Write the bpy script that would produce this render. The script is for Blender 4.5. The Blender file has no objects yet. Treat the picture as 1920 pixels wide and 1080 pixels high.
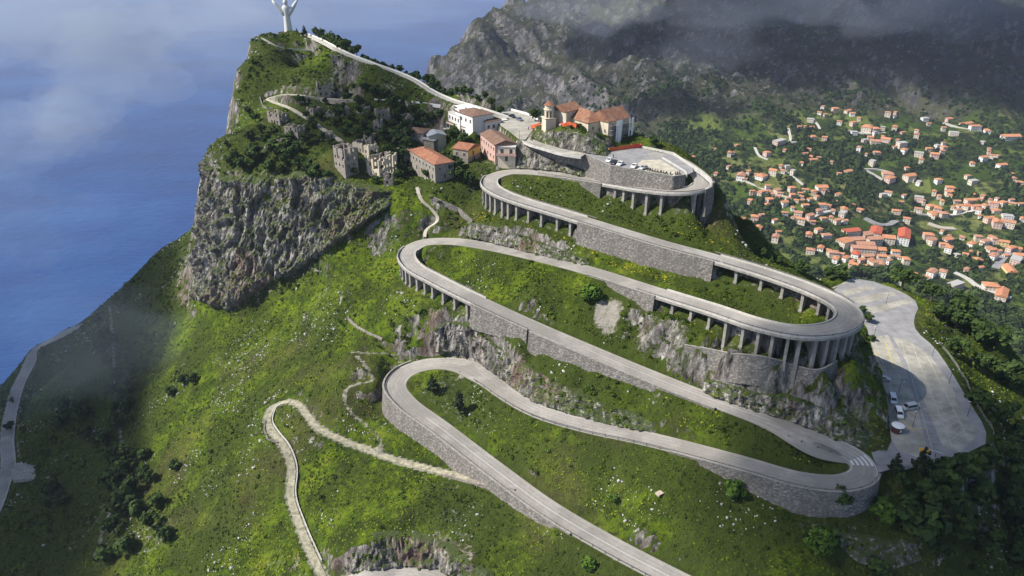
import bpy, math, random
import numpy as np
from mathutils import Vector, Matrix
random.seed(7)
RNG = np.random.RandomState(11)
R = math.radians
sc = bpy.context.scene
col = sc.collection

# ------------------------------------------------------------------ camera, sky, sun, exposure
F, PITCH, H = 1400.0, 26.0, 678.0
cam_d = bpy.data.cameras.new('camera')
cam_d.lens = F / 1920 * 36
cam_d.sensor_width = 36
cam_d.clip_start, cam_d.clip_end = 1, 60000
cam = bpy.data.objects.new('camera', cam_d)
cam.location = (0, 0, H)
cam.rotation_euler = (R(90 - PITCH), 0, 0)
col.objects.link(cam)
sc.camera = cam

SUN_EL, SUN_AZ = 46.0, 189.0            # azimuth counted from +X towards +Y: the sun stands left, a little on the camera's side
SUN = Vector((math.cos(R(SUN_AZ)) * math.cos(R(SUN_EL)), math.sin(R(SUN_AZ)) * math.cos(R(SUN_EL)), math.sin(R(SUN_EL))))
world = bpy.data.worlds.new('World')
sc.world = world
world.use_nodes = True
wn = world.node_tree
sky = wn.nodes.new('ShaderNodeTexSky')
sky.sky_type = 'NISHITA'
sky.sun_disc = False
sky.sun_elevation = R(SUN_EL)
sky.sun_rotation = R(90 - SUN_AZ)
sky.altitude = 600
wn.links.new(sky.outputs[0], wn.nodes['Background'].inputs[0])
wn.nodes['Background'].inputs[1].default_value = 0.095
sun_d = bpy.data.lights.new('sun', 'SUN')
sun_d.energy = 5.0
sun_d.angle = R(0.5)
sun_d.color = (1.0, 0.95, 0.87)
sun = bpy.data.objects.new('sun', sun_d)
sun.rotation_euler = (-SUN).to_track_quat('-Z', 'Y').to_euler()
sun.location = (-300, 0, 1200)
col.objects.link(sun)
sc.view_settings.view_transform = 'Standard'
sc.view_settings.look = 'None'
sc.view_settings.gamma = 1
sc.view_settings.exposure = 0.55
sc.cycles.use_denoising = True
sc.cycles.max_bounces = 5
sc.cycles.diffuse_bounces = 2
sc.cycles.glossy_bounces = 2
sc.cycles.transparent_max_bounces = 12
sc.cycles.volume_bounces = 0

# ------------------------------------------------------------------ pixels of the survey photo -> world
CP, SP = math.cos(R(PITCH)), math.sin(R(PITCH))
def ray(px, py):
    dx, dy = (px - 960) / F, (540 - py) / F
    return np.array([dx, CP + SP * dy, -SP + CP * dy])
def P(px, py, drop):                    # the point seen at a pixel, DROP metres below the camera
    r = ray(px, py)
    return r * (drop / -r[2]) + np.array([0, 0, H])
def PD(px, py, d):                      # the point seen at a pixel at depth d
    return ray(px, py) * d + np.array([0, 0, H])

# ------------------------------------------------------------------ noise
_p = np.random.RandomState(3).permutation(256)
_p = np.concatenate([_p, _p])
_g = np.random.RandomState(4).normal(size=(256, 3))
_g /= np.linalg.norm(_g, axis=1)[:, None]
def noise(x, y, z=0.0):
    x, y, z = np.broadcast_arrays(np.asarray(x, float), np.asarray(y, float), np.asarray(z, float))
    xi, yi, zi = np.floor(x).astype(int), np.floor(y).astype(int), np.floor(z).astype(int)
    xf, yf, zf = x - xi, y - yi, z - zi
    f = lambda t: t * t * t * (t * (t * 6 - 15) + 10)
    u, v, w = f(xf), f(yf), f(zf)
    xi &= 255; yi &= 255; zi &= 255
    out = 0
    for i in (0, 1):
        for j in (0, 1):
            for k in (0, 1):
                g = _g[_p[_p[_p[(xi + i) & 255] + ((yi + j) & 255)] + ((zi + k) & 255)]]
                d = g[..., 0] * (xf - i) + g[..., 1] * (yf - j) + g[..., 2] * (zf - k)
                out = out + d * (u if i else 1 - u) * (v if j else 1 - v) * (w if k else 1 - w)
    return out * 1.6
def fbm(x, y, z=0.0, o=4):
    a, s, t = 1.0, 0.0, 0.0
    for i in range(o):
        s = s + a * noise(x * 2 ** i + 17 * i, y * 2 ** i + 5 * i, np.asarray(z) * 2 ** i + 3 * i)
        t += a
        a *= 0.5
    return s / t * 1.4
def ridged(x, y, z=0.0, o=4):
    a, s, t = 1.0, 0.0, 0.0
    for i in range(o):
        s = s + a * (1 - 2 * np.abs(noise(x * 2 ** i + 31 * i, y * 2 ** i + 7 * i, np.asarray(z) * 2 ** i + 11 * i)))
        t += a
        a *= 0.55
    return s / t
def sstep(a, b, x):
    t = np.clip((x - a) / (b - a), 0, 1)
    return t * t * (3 - 2 * t)

# ------------------------------------------------------------------ objects
def tag(o, label=None, cat=None, group=None, kind=None):
    if label: o['label'] = label
    if cat: o['category'] = cat
    if group: o['group'] = group
    if kind: o['kind'] = kind
    return o
def link(name, me, mat=None, parent=None):
    o = bpy.data.objects.new(name, me)
    for m in (mat if isinstance(mat, (list, tuple)) else [mat]):
        if m is not None: me.materials.append(m)
    col.objects.link(o)
    if parent is not None: o.parent = parent
    return o
def np_mesh(name, V, Fc, smooth=False):  # V (n,3), Fc (m,k) of one face size
    me = bpy.data.meshes.new(name)
    V = np.ascontiguousarray(V, dtype=np.float32); Fc = np.ascontiguousarray(Fc, dtype=np.int32)
    m, k = Fc.shape
    me.vertices.add(len(V)); me.vertices.foreach_set('co', V.ravel())
    me.loops.add(m * k); me.loops.foreach_set('vertex_index', Fc.ravel())
    me.polygons.add(m)
    me.polygons.foreach_set('loop_start', np.arange(0, m * k, k, dtype=np.int32))
    me.polygons.foreach_set('use_smooth', np.full(m, smooth, dtype=bool))
    me.update(calc_edges=True)
    me.validate()
    return me
def set_attr(me, name, vals):
    a = me.attributes.new(name, 'FLOAT', 'POINT')
    a.data.foreach_set('value', np.ascontiguousarray(vals, dtype=np.float32))
class MB:                               # a small mesh builder: boxes, prisms, tubes in one mesh
    def __init__(s): s.v, s.f, s.m = [], [], []
    def add(s, vs, fs, mi=0):
        n = len(s.v)
        s.v += [tuple(map(float, v)) for v in vs]
        s.f += [tuple(n + i for i in f) for f in fs]
        s.m += [mi] * len(fs)
        return s
    def box(s, x0, x1, y0, y1, z0, z1, mi=0, T=None):
        vs = [(x, y, z) for z in (z0, z1) for y in (y0, y1) for x in (x0, x1)]
        if T is not None: vs = [T @ Vector(v) for v in vs]
        return s.add(vs, [(0, 2, 3, 1), (4, 5, 7, 6), (0, 1, 5, 4), (2, 6, 7, 3), (0, 4, 6, 2), (1, 3, 7, 5)], mi)
    def cyl(s, x, y, z0, z1, r0, r1=None, n=10, mi=0, T=None):
        r1 = r0 if r1 is None else r1
        vs = [(x + r * math.cos(2 * math.pi * i / n), y + r * math.sin(2 * math.pi * i / n), z) for r, z in ((r0, z0), (r1, z1)) for i in range(n)]
        if T is not None: vs = [T @ Vector(v) for v in vs]
        return s.add(vs, [(i, (i + 1) % n, n + (i + 1) % n, n + i) for i in range(n)] + [tuple(range(n - 1, -1, -1)), tuple(range(n, 2 * n))], mi)
    def tube(s, pts, rad, n=8, mi=0):   # a bent tube with a radius (or rx, ry) per point
        pts = [Vector(p) for p in pts]
        rings = []
        for i, p in enumerate(pts):
            t = (pts[min(i + 1, len(pts) - 1)] - pts[max(i - 1, 0)]).normalized()
            a = t.cross(Vector((0, 1, 0)) if abs(t.y) < 0.9 else Vector((1, 0, 0))).normalized()
            b = t.cross(a)
            r = rad[i] if hasattr(rad, '__len__') else rad
            rx, ry = r if hasattr(r, '__len__') else (r, r)
            rings.append([p + a * rx * math.cos(2 * math.pi * k / n) + b * ry * math.sin(2 * math.pi * k / n) for k in range(n)])
        vs = [v for r in rings for v in r]
        fs = [(i * n + k, i * n + (k + 1) % n, (i + 1) * n + (k + 1) % n, (i + 1) * n + k) for i in range(len(pts) - 1) for k in range(n)]
        fs += [tuple(range(n - 1, -1, -1)), tuple((len(pts) - 1) * n + k for k in range(n))]
        return s.add(vs, fs, mi)
    def mesh(s, name, smooth=False):
        me = bpy.data.meshes.new(name)
        me.from_pydata(s.v, [], s.f)
        me.polygons.foreach_set('material_index', s.m)
        if smooth: me.polygons.foreach_set('use_smooth', [True] * len(s.f))
        me.update()
        return me
    def build(s, name, mat, parent=None, smooth=False): return link(name, s.mesh(name, smooth), mat, parent)
def empty(name, loc, rz=0.0, label=None, cat=None, group=None):
    o = bpy.data.objects.new(name, None)
    o.empty_display_size = 0.5
    o.location = loc; o.rotation_euler = (0, 0, rz)
    col.objects.link(o)
    return tag(o, label, cat, group)
def copy_tree(o, parent=None):
    c = o.copy(); col.objects.link(c)
    if parent is not None: c.parent = parent
    for ch in list(o.children): copy_tree(ch, c)
    return c

# ------------------------------------------------------------------ materials
def new_mat(name):
    m = bpy.data.materials.new(name); m.use_nodes = True
    nt = m.node_tree
    return m, nt, nt.nodes['Principled BSDF']
def nd(nt, t, **kw):
    n = nt.nodes.new(t)
    for k, v in kw.items():
        if k.startswith('i_'):
            n.inputs[int(k[2:]) if k[2:].isdigit() else k[2:].replace('_', ' ')].default_value = v
        else: setattr(n, k, v)
    return n
def ramp(nt, fac, stops):
    r = nt.nodes.new('ShaderNodeValToRGB')
    el = r.color_ramp.elements
    while len(el) < len(stops): el.new(0.5)
    for e, (p, c) in zip(el, stops):
        e.position = p; e.color = (*c, 1) if hasattr(c, '__len__') else (c, c, c, 1)
    nt.links.new(fac, r.inputs[0])
    return r.outputs[0]
def mix(nt, fac, a, b, mode='MIX'):
    n = nt.nodes.new('ShaderNodeMix'); n.data_type = 'RGBA'; n.blend_type = mode
    for s, v in ((n.inputs[0], fac), (n.inputs[6], a), (n.inputs[7], b)):
        if hasattr(v, 'is_linked'): nt.links.new(v, s)
        else: s.default_value = v if not hasattr(v, '__len__') or len(v) == 4 else (*v, 1)
    return n.outputs[2]
def math_(nt, op, a, b=0.0, c=None):
    n = nt.nodes.new('ShaderNodeMath'); n.operation = op; n.use_clamp = op in ('MULTIPLY_ADD',)
    for s, v in zip(n.inputs, (a, b, c)):
        if v is None: continue
        if hasattr(v, 'is_linked'): nt.links.new(v, s)
        else: s.default_value = v
    return n.outputs[0]
def pos(nt): return nd(nt, 'ShaderNodeNewGeometry').outputs['Position']
def scaled(nt, v, s):
    n = nd(nt, 'ShaderNodeMapping'); n.inputs['Scale'].default_value = s
    nt.links.new(v, n.inputs[0]); return n.outputs[0]
def ntex(nt, v, scale, detail=4, rough=0.6):
    n = nd(nt, 'ShaderNodeTexNoise'); n.inputs['Scale'].default_value = scale
    n.inputs['Detail'].default_value = detail; n.inputs['Roughness'].default_value = rough
    nt.links.new(v, n.inputs['Vector']); return n.outputs['Fac']
def attr(nt, name): return nd(nt, 'ShaderNodeAttribute', attribute_name=name).outputs['Fac']
def bump(nt, h, strength, dist, b):
    n = nd(nt, 'ShaderNodeBump'); n.inputs['Strength'].default_value = strength; n.inputs['Distance'].default_value = dist
    nt.links.new(h, n.inputs['Height']); nt.links.new(n.outputs[0], b.inputs['Normal'])
def plain(name, c, rough=0.7, metal=0.0, var=0.15, scale=1.5, bmp=0.0):
    m, nt, b = new_mat(name)
    p = nd(nt, 'ShaderNodeTexCoord').outputs['Object']
    f = ntex(nt, p, scale, 5)
    nt.links.new(ramp(nt, f, [(0.3, tuple(x * (1 - var) for x in c)), (0.7, tuple(min(1, x * (1 + var)) for x in c))]), b.inputs['Base Color'])
    b.inputs['Roughness'].default_value = rough; b.inputs['Metallic'].default_value = metal
    if bmp: bump(nt, f, bmp, 0.1, b)
    return m
M = {}
def rock_col(nt, p):                    # grey limestone: pale faces, dark clefts, ochre and rust stains
    st = scaled(nt, p, (1, 1, 0.30))
    n1 = ntex(nt, st, 0.40, 9, 0.74); n2 = ntex(nt, st, 0.07, 4, 0.5); n3 = ntex(nt, p, 0.10, 5, 0.65)
    c = ramp(nt, n1, [(0.36, (0.020, 0.018, 0.017)), (0.45, (0.105, 0.096, 0.088)), (0.54, (0.24, 0.22, 0.20)), (0.67, (0.53, 0.50, 0.455))])
    c = mix(nt, ramp(nt, n2, [(0.53, 0.0), (0.66, 0.5)]), c, (0.20, 0.12, 0.085))
    return mix(nt, ramp(nt, n3, [(0.56, 0.0), (0.66, 0.75)]), c, (0.055, 0.075, 0.022)), n1
def make_ground(name):
    m, nt, b = new_mat(name)
    g = nd(nt, 'ShaderNodeNewGeometry'); p = g.outputs['Position']
    rc, rn = rock_col(nt, p)
    big, mid, fine, vf = ntex(nt, p, 0.018, 4), ntex(nt, p, 0.09, 6, 0.65), ntex(nt, p, 0.55, 7, 0.7), ntex(nt, p, 2.6, 4, 0.7)
    gr = ramp(nt, mid, [(0.32, (0.022, 0.033, 0.006)), (0.45, (0.050, 0.082, 0.006)), (0.57, (0.104, 0.160, 0.007)), (0.72, (0.18, 0.21, 0.018))])
    gr = mix(nt, ramp(nt, fine, [(0.38, 0.9), (0.54, 0.0)]), gr, (0.022, 0.030, 0.009))
    gr = mix(nt, ramp(nt, vf, [(0.54, 0.0), (0.72, 0.6)]), gr, (0.15, 0.18, 0.03))
    gr = mix(nt, ramp(nt, big, [(0.50, 0.0), (0.62, 0.6)]), gr, (0.075, 0.066, 0.028))
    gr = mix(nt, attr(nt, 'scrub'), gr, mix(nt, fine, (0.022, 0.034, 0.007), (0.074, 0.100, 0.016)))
    gr = mix(nt, ramp(nt, fine, [(0.68, 0.0), (0.73, 0.95)]), gr, (0.50, 0.475, 0.41))
    sep = nd(nt, 'ShaderNodeSeparateXYZ'); nt.links.new(g.outputs['True Normal'], sep.inputs[0])
    s = math_(nt, 'ADD', sep.outputs[2], math_(nt, 'MULTIPLY', math_(nt, 'SUBTRACT', fine, 0.5), 0.9))
    s = math_(nt, 'ADD', s, math_(nt, 'MULTIPLY', math_(nt, 'SUBTRACT', mid, 0.5), 0.5))
    rk = ramp(nt, s, [(0.38, 1.0), (0.48, 0.0)])
    rk = math_(nt, 'MAXIMUM', rk, ramp(nt, math_(nt, 'ADD', attr(nt, 'rock'), math_(nt, 'MULTIPLY', math_(nt, 'SUBTRACT', fine, 0.5), 1.6)), [(0.45, 0.0), (0.6, 1.0)]))
    c = mix(nt, rk, gr, rc)
    soil = mix(nt, fine, (0.16, 0.145, 0.11), (0.46, 0.43, 0.37))
    c = mix(nt, ramp(nt, math_(nt, 'ADD', attr(nt, 'dirt'), math_(nt, 'MULTIPLY', math_(nt, 'SUBTRACT', fine, 0.5), 0.9)), [(0.4, 0.0), (0.6, 1.0)]), c, soil)
    nt.links.new(c, b.inputs['Base Color'])
    b.inputs['Roughness'].default_value = 0.95; b.inputs['Specular IOR Level'].default_value = 0.1
    hh = math_(nt, 'ADD', math_(nt, 'MULTIPLY', fine, 0.7), math_(nt, 'MULTIPLY', rn, 1.2))
    bump(nt, math_(nt, 'ADD', hh, math_(nt, 'MULTIPLY', vf, 0.25)), 1.0, 1.1, b)
    return m
M['ground'] = make_ground('hill_ground')
def make_rock():
    m, nt, b = new_mat('limestone')
    p = pos(nt); c, n1 = rock_col(nt, p)
    sep = nd(nt, 'ShaderNodeSeparateXYZ'); nt.links.new(nd(nt, 'ShaderNodeNewGeometry').outputs['Normal'], sep.inputs[0])
    f = ntex(nt, p, 0.8, 5)
    up = math_(nt, 'ADD', sep.outputs[2], math_(nt, 'MULTIPLY', math_(nt, 'SUBTRACT', f, 0.5), 1.1))
    c = mix(nt, ramp(nt, up, [(0.62, 0.0), (0.80, 0.9)]), c, (0.06, 0.085, 0.02))
    nt.links.new(c, b.inputs['Base Color']); b.inputs['Roughness'].default_value = 0.95; b.inputs['Specular IOR Level'].default_value = 0.1
    bump(nt, math_(nt, 'ADD', n1, math_(nt, 'MULTIPLY', f, 0.4)), 1.0, 1.2, b)
    return m
M['rock'] = make_rock()
def make_far():
    m, nt, b = new_mat('valley_ground')
    g = nd(nt, 'ShaderNodeNewGeometry'); p = g.outputs['Position']
    n0 = ntex(nt, p, 0.0035, 5, 0.6)
    n1, n2, n3 = ntex(nt, p, 0.006, 5, 0.6), ntex(nt, p, 0.03, 6, 0.65), ntex(nt, p, 0.15, 6, 0.7)
    vo = nd(nt, 'ShaderNodeTexVoronoi'); vo.inputs['Scale'].default_value = 0.016; nt.links.new(p, vo.inputs['Vector'])
    fl = ramp(nt, vo.outputs['Color'], [(0.2, (0.05, 0.085, 0.014)), (0.5, (0.10, 0.155, 0.022)), (0.8, (0.20, 0.21, 0.07))])
    wd = ramp(nt, n3, [(0.35, (0.012, 0.020, 0.008)), (0.55, (0.032, 0.050, 0.016)), (0.72, (0.055, 0.080, 0.022))])
    fields = mix(nt, ramp(nt, n2, [(0.45, 0.0), (0.55, 1.0)]), fl, wd)
    scrub = mix(nt, ramp(nt, n2, [(0.42, 0.0), (0.6, 1.0)]), (0.026, 0.031, 0.019), (0.064, 0.067, 0.038))
    scrub = mix(nt, ramp(nt, n0, [(0.48, 0.0), (0.60, 0.85)]), scrub, (0.105, 0.112, 0.055))  # broad lighter patches paint sunlit ground into the mountain scrub
    st = scaled(nt, p, (1, 1, 0.5)); r1 = ntex(nt, st, 0.045, 8, 0.7)
    rc = ramp(nt, r1, [(0.32, (0.026, 0.026, 0.030)), (0.48, (0.10, 0.096, 0.096)), (0.66, (0.25, 0.24, 0.235))])
    sep = nd(nt, 'ShaderNodeSeparateXYZ'); nt.links.new(g.outputs['True Normal'], sep.inputs[0])
    s = math_(nt, 'ADD', sep.outputs[2], math_(nt, 'MULTIPLY', math_(nt, 'SUBTRACT', n3, 0.5), 0.9))
    mc = mix(nt, ramp(nt, s, [(0.52, 1.0), (0.66, 0.0)]), scrub, rc)
    sc_ = math_(nt, 'MULTIPLY', ramp(nt, ntex(nt, scaled(nt, p, (1, 1, 1)), 0.09, 6, 0.75), [(0.57, 0.0), (0.62, 0.8)]), ramp(nt, n1, [(0.42, 0.0), (0.58, 1.0)]))
    mc = mix(nt, sc_, mc, (0.30, 0.28, 0.24))
    mt = math_(nt, 'ADD', attr(nt, 'mount'), math_(nt, 'MULTIPLY', math_(nt, 'SUBTRACT', n2, 0.5), 0.5))
    c = mix(nt, ramp(nt, mt, [(0.4, 0.0), (0.6, 1.0)]), fields, mc)
    nt.links.new(c, b.inputs['Base Color']); b.inputs['Roughness'].default_value = 1; b.inputs['Specular IOR Level'].default_value = 0.05
    bump(nt, math_(nt, 'ADD', n3, math_(nt, 'MULTIPLY', r1, 1.5)), 1.0, 6.0, b)
    return m
M['far'] = make_far()
def make_asphalt(name, c0, c1):
    m, nt, b = new_mat(name)
    p = pos(nt)
    u = attr(nt, 'lat')
    a, f = ntex(nt, p, 0.12, 5, 0.6), ntex(nt, p, 1.3, 6, 0.7)
    c = ramp(nt, a, [(0.35, c0), (0.65, c1)])
    c = mix(nt, ramp(nt, f, [(0.35, 0.35), (0.6, 0.0)]), c, tuple(x * 0.6 for x in c0))
    w = nd(nt, 'ShaderNodeMath', operation='ABSOLUTE'); nt.links.new(u, w.inputs[0])
    c = mix(nt, ramp(nt, ntex(nt, p, 0.045, 3), [(0.54, 0.0), (0.59, 0.6)]), c, tuple(x * 0.7 for x in c0))
    c = mix(nt, ramp(nt, ntex(nt, p, 3.2, 3, 0.5), [(0.60, 0.0), (0.68, 0.45)]), c, tuple(x * 0.5 for x in c0))
    edge = ramp(nt, math_(nt, 'ADD', w.outputs[0], math_(nt, 'MULTIPLY', math_(nt, 'SUBTRACT', f, 0.5), 0.25)), [(0.85, 0.0), (0.98, 0.7)])
    c = mix(nt, edge, c, (0.26, 0.24, 0.20))
    track = ramp(nt, w.outputs[0], [(0.02, 0.0), (0.07, 0.3), (0.22, 0.65), (0.36, 0.1), (0.58, 0.65), (0.78, 0.0)])
    c = mix(nt, math_(nt, 'MULTIPLY', track, ramp(nt, ntex(nt, p, 0.5, 4), [(0.3, 0.2), (0.7, 1.0)])), c, tuple(x * 0.62 for x in c0))
    nt.links.new(c, b.inputs['Base Color']); b.inputs['Roughness'].default_value = 0.85
    bump(nt, f, 0.15, 0.05, b)
    return m
M['asphalt'] = make_asphalt('worn_asphalt', (0.29, 0.27, 0.24), (0.41, 0.385, 0.345))
M['gravel'] = plain('pale_gravel', (0.42, 0.38, 0.30), 0.95, var=0.25, scale=0.4)
M['track'] = plain('grassy_gravel_track', (0.29, 0.27, 0.19), 0.95, var=0.5, scale=0.7)
M['dust'] = plain('dusty_slab', (0.31, 0.292, 0.245), 0.9, var=0.34, scale=0.22)
M['greyslab'] = plain('grey_asphalt', (0.235, 0.23, 0.23), 0.9, var=0.25, scale=0.25)
M['white_line'] = plain('worn_white_paint', (0.6, 0.59, 0.55), 0.8, var=0.2, scale=3)
M['yellow_line'] = plain('worn_yellow_paint', (0.55, 0.42, 0.08), 0.8, var=0.2, scale=3)
def make_stone(name, c, mort, scale=0.9, stain=0.6):
    m, nt, b = new_mat(name)
    p = pos(nt)
    vo = nd(nt, 'ShaderNodeTexVoronoi'); vo.inputs['Scale'].default_value = scale * 1.35; nt.links.new(scaled(nt, p, (1, 1, 1.6)), vo.inputs['Vector'])
    hue = nd(nt, 'ShaderNodeRGBToBW'); nt.links.new(vo.outputs['Color'], hue.inputs[0])
    cc = ramp(nt, hue.outputs[0], [(0.15, tuple(x * 0.62 for x in c)), (0.5, c), (0.85, tuple(min(1, x * 1.35) for x in c))])
    cc = mix(nt, ramp(nt, vo.outputs['Distance'], [(0.42, 0.0), (0.62, 0.8)]), cc, mort)
    s = ntex(nt, scaled(nt, p, (1, 1, 0.18)), 0.33, 6)
    lg = ntex(nt, p, 0.07, 3)
    cc = mix(nt, ramp(nt, lg, [(0.4, 0.35), (0.6, 0.0)]), cc, tuple(x * 0.6 for x in c))
    cc = mix(nt, ramp(nt, s, [(0.48, 0.0), (0.66, stain)]), cc, tuple(x * 0.45 for x in c))
    w = ntex(nt, p, 0.5, 6, 0.7)
    cc = mix(nt, ramp(nt, w, [(0.62, 0.0), (0.70, 0.85)]), cc, (0.05, 0.075, 0.02))
    nt.links.new(cc, b.inputs['Base Color']); b.inputs['Roughness'].default_value = 0.95
    bump(nt, vo.outputs['Distance'], 0.6, 0.12, b)
    return m
M['stone'] = make_stone('stone_masonry', (0.24, 0.22, 0.195), (0.11, 0.10, 0.09))
M['ruin'] = make_stone('old_stone_wall', (0.34, 0.295, 0.25), (0.2, 0.18, 0.155), 1.1, 0.5)
M['dark_stone'] = make_stone('dark_stone_wall', (0.20, 0.185, 0.165), (0.1, 0.09, 0.08))
def make_concrete():
    m, nt, b = new_mat('weathered_concrete')
    p = pos(nt)
    a, s = ntex(nt, p, 0.6, 6, 0.65), ntex(nt, scaled(nt, p, (1, 1, 0.12)), 1.1, 5)
    c = ramp(nt, a, [(0.3, (0.22, 0.205, 0.18)), (0.7, (0.36, 0.34, 0.30))])
    c = mix(nt, ramp(nt, s, [(0.48, 0.0), (0.68, 0.6)]), c, (0.12, 0.105, 0.09))
    nt.links.new(c, b.inputs['Base Color']); b.inputs['Roughness'].default_value = 0.9
    bump(nt, a, 0.3, 0.1, b)
    return m
M['concrete'] = make_concrete()
M['pale_concrete'] = plain('pale_concrete', (0.46, 0.44, 0.40), 0.9, var=0.2, scale=0.7)
M['rust_rail'] = plain('dull_steel_rail', (0.20, 0.185, 0.17), 0.6, 0.3, var=0.25, scale=2)
M['dark_post'] = plain('dark_post', (0.04, 0.04, 0.04), 0.6)
M['white_wall'] = plain('white_plaster', (0.72, 0.70, 0.66), 0.85, var=0.1, scale=0.5)
M['marble'] = plain('white_statue_concrete', (0.62, 0.60, 0.57), 0.75, var=0.08, scale=0.3)
def make_sea():
    m, nt, b = new_mat('sea_water')
    p = pos(nt)
    a = ntex(nt, scaled(nt, p, (0.7, 1, 1)), 0.0020, 8, 0.66)
    nt.links.new(ramp(nt, a, [(0.34, (0.002, 0.024, 0.115)), (0.5, (0.003, 0.040, 0.165)), (0.68, (0.012, 0.072, 0.225))]), b.inputs['Base Color'])
    b.inputs['Roughness'].default_value = 0.32; b.inputs['IOR'].default_value = 1.33
    w1, w2 = ntex(nt, scaled(nt, p, (0.5, 1, 1)), 0.06, 6, 0.65), ntex(nt, p, 0.012, 4)
    bump(nt, math_(nt, 'ADD', w1, math_(nt, 'MULTIPLY', w2, 1.0)), 0.5, 6.0, b)
    return m
M['sea'] = make_sea()
def make_leaf(name, c0, c1, c2):
    m, nt, b = new_mat(name)
    t = attr(nt, 'tint')
    nt.links.new(ramp(nt, t, [(0.0, c0), (0.5, c1), (1.0, c2)]), b.inputs['Base Color'])
    b.inputs['Roughness'].default_value = 0.85; b.inputs['Specular IOR Level'].default_value = 0.15
    return m
M['scrub'] = make_leaf('scrub_leaves', (0.018, 0.029, 0.004), (0.068, 0.112, 0.006), (0.22, 0.26, 0.020))
M['leaf'] = make_leaf('tree_leaves', (0.014, 0.026, 0.008), (0.035, 0.062, 0.014), (0.075, 0.115, 0.022))
M['pine'] = make_leaf('pine_needles', (0.008, 0.015, 0.006), (0.018, 0.032, 0.011), (0.035, 0.055, 0.018))
M['bright_leaf'] = make_leaf('spring_leaves', (0.030, 0.060, 0.008), (0.060, 0.115, 0.012), (0.11, 0.18, 0.022))
M['broom'] = make_leaf('broom_flowers', (0.10, 0.13, 0.015), (0.38, 0.33, 0.015), (0.62, 0.52, 0.02))
M['bark'] = plain('bark', (0.09, 0.07, 0.05), 0.95, var=0.3, scale=3)

# ================================================================== the course of the road
ROAD = [(1215,288,86),(1262,297,86.4),(1297,317,87.3),(1318,338,88.6),(1308,353,89.8),(1270,358,90.8),(1200,352,92),(1150,344,93.2),(1090,335,94.5),(1040,327,95.5),
(990,322,96.5),(950,323,97.5),(922,333,98.6),(918,347,99.4),(938,362,100.3),(980,378,101.2),(1060,402,102.5),(1150,430,103.8),(1250,460,105),(1340,484,106),
(1440,514,107.2),(1530,547,108.4),(1580,574,109.1),(1590,597,109.8),(1562,616,110.5),(1500,622,111.2),(1430,610,112),(1340,581,113),(1230,547,114.2),(1100,506,115.4),
(1000,480,116.4),(900,459,117.6),(840,452,118.4),(790,456,119.4),(763,474,120.8),(772,498,122.2),(820,526,123.6),(900,566,125.6),(1000,612,128.2),(1100,655,130.8),
(1200,697,133),(1300,737,134.8),(1400,773,136.2),(1480,800,137.2),(1560,832,138),(1612,862,138.7),(1620,888,139.3),(1585,905,140),(1510,901,140.8),(1400,871,141.9),
(1300,844,142.6),(1200,819,143.4),(1100,798,144.2),(1010,771,145.2),(950,738,146.4),(910,705,147.4),(868,683,148.4),(810,682,149.6),(760,698,151),(742,722,152.2),
(760,752,153.4),(830,805,154.6),(930,882,156),(1030,955,157.3),(1140,1020,158.4),(1250,1078,159.4),(1330,1118,160.2)]
def spline(pts, step=1.0, rounds=2):    # centripetal Catmull-Rom: points and the fractional index of each
    p = [np.array(q, float) for q in pts]
    p = [2 * p[0] - p[1]] + p + [2 * p[-1] - p[-2]]
    out, idx = [], []
    for i in range(1, len(p) - 2):
        n = max(2, int(np.linalg.norm(p[i + 1] - p[i]) / step))
        t = [0.0]
        for a, b in ((p[i - 1], p[i]), (p[i], p[i + 1]), (p[i + 1], p[i + 2])): t.append(t[-1] + max(1e-3, np.linalg.norm(b - a)) ** 0.5)
        for k in range(n):
            u = t[1] + (t[2] - t[1]) * k / n
            a1 = (t[1] - u) / (t[1] - t[0]) * p[i - 1] + (u - t[0]) / (t[1] - t[0]) * p[i]
            a2 = (t[2] - u) / (t[2] - t[1]) * p[i] + (u - t[1]) / (t[2] - t[1]) * p[i + 1]
            a3 = (t[3] - u) / (t[3] - t[2]) * p[i + 1] + (u - t[2]) / (t[3] - t[2]) * p[i + 2]
            b1 = (t[2] - u) / (t[2] - t[0]) * a1 + (u - t[0]) / (t[2] - t[0]) * a2
            b2 = (t[3] - u) / (t[3] - t[1]) * a2 + (u - t[1]) / (t[3] - t[1]) * a3
            out.append((t[2] - u) / (t[2] - t[1]) * b1 + (u - t[1]) / (t[2] - t[1]) * b2); idx.append(i - 1 + k / n)
    out.append(p[-2]); idx.append(len(p) - 3)
    out = np.array(out)
    for _ in range(rounds):             # ease the survey wobble
        out[1:-1] = (out[:-2] + 2 * out[1:-1] + out[2:]) / 4
    return out, np.array(idx)
def frame_of(c):
    t = np.gradient(c, axis=0); t[:, 2] = 0
    t /= np.linalg.norm(t, axis=1)[:, None] + 1e-9
    return t, np.stack([-t[:, 1], t[:, 0], np.zeros(len(t))], 1)     # tangent, left
W = 7.4
RC, RI = spline([P(*q) for q in ROAD])
for _ in range(6): RC[1:-1, 2] = (RC[:-2, 2] + RC[1:-1, 2] + RC[2:, 2]) / 3
RT, RL = frame_of(RC)
VIA = [(3.9, 7.2), (12.0, 16.35), (19.1, 27.9), (33.7, 36.95)]     # stretches carried on piers
is_via = np.zeros(len(RC), bool)
for a, b in VIA: is_via |= (RI >= a) & (RI <= b)
def prof(pts): return np.interp(RI, [a for a, _ in pts], [b for _, b in pts])
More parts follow.
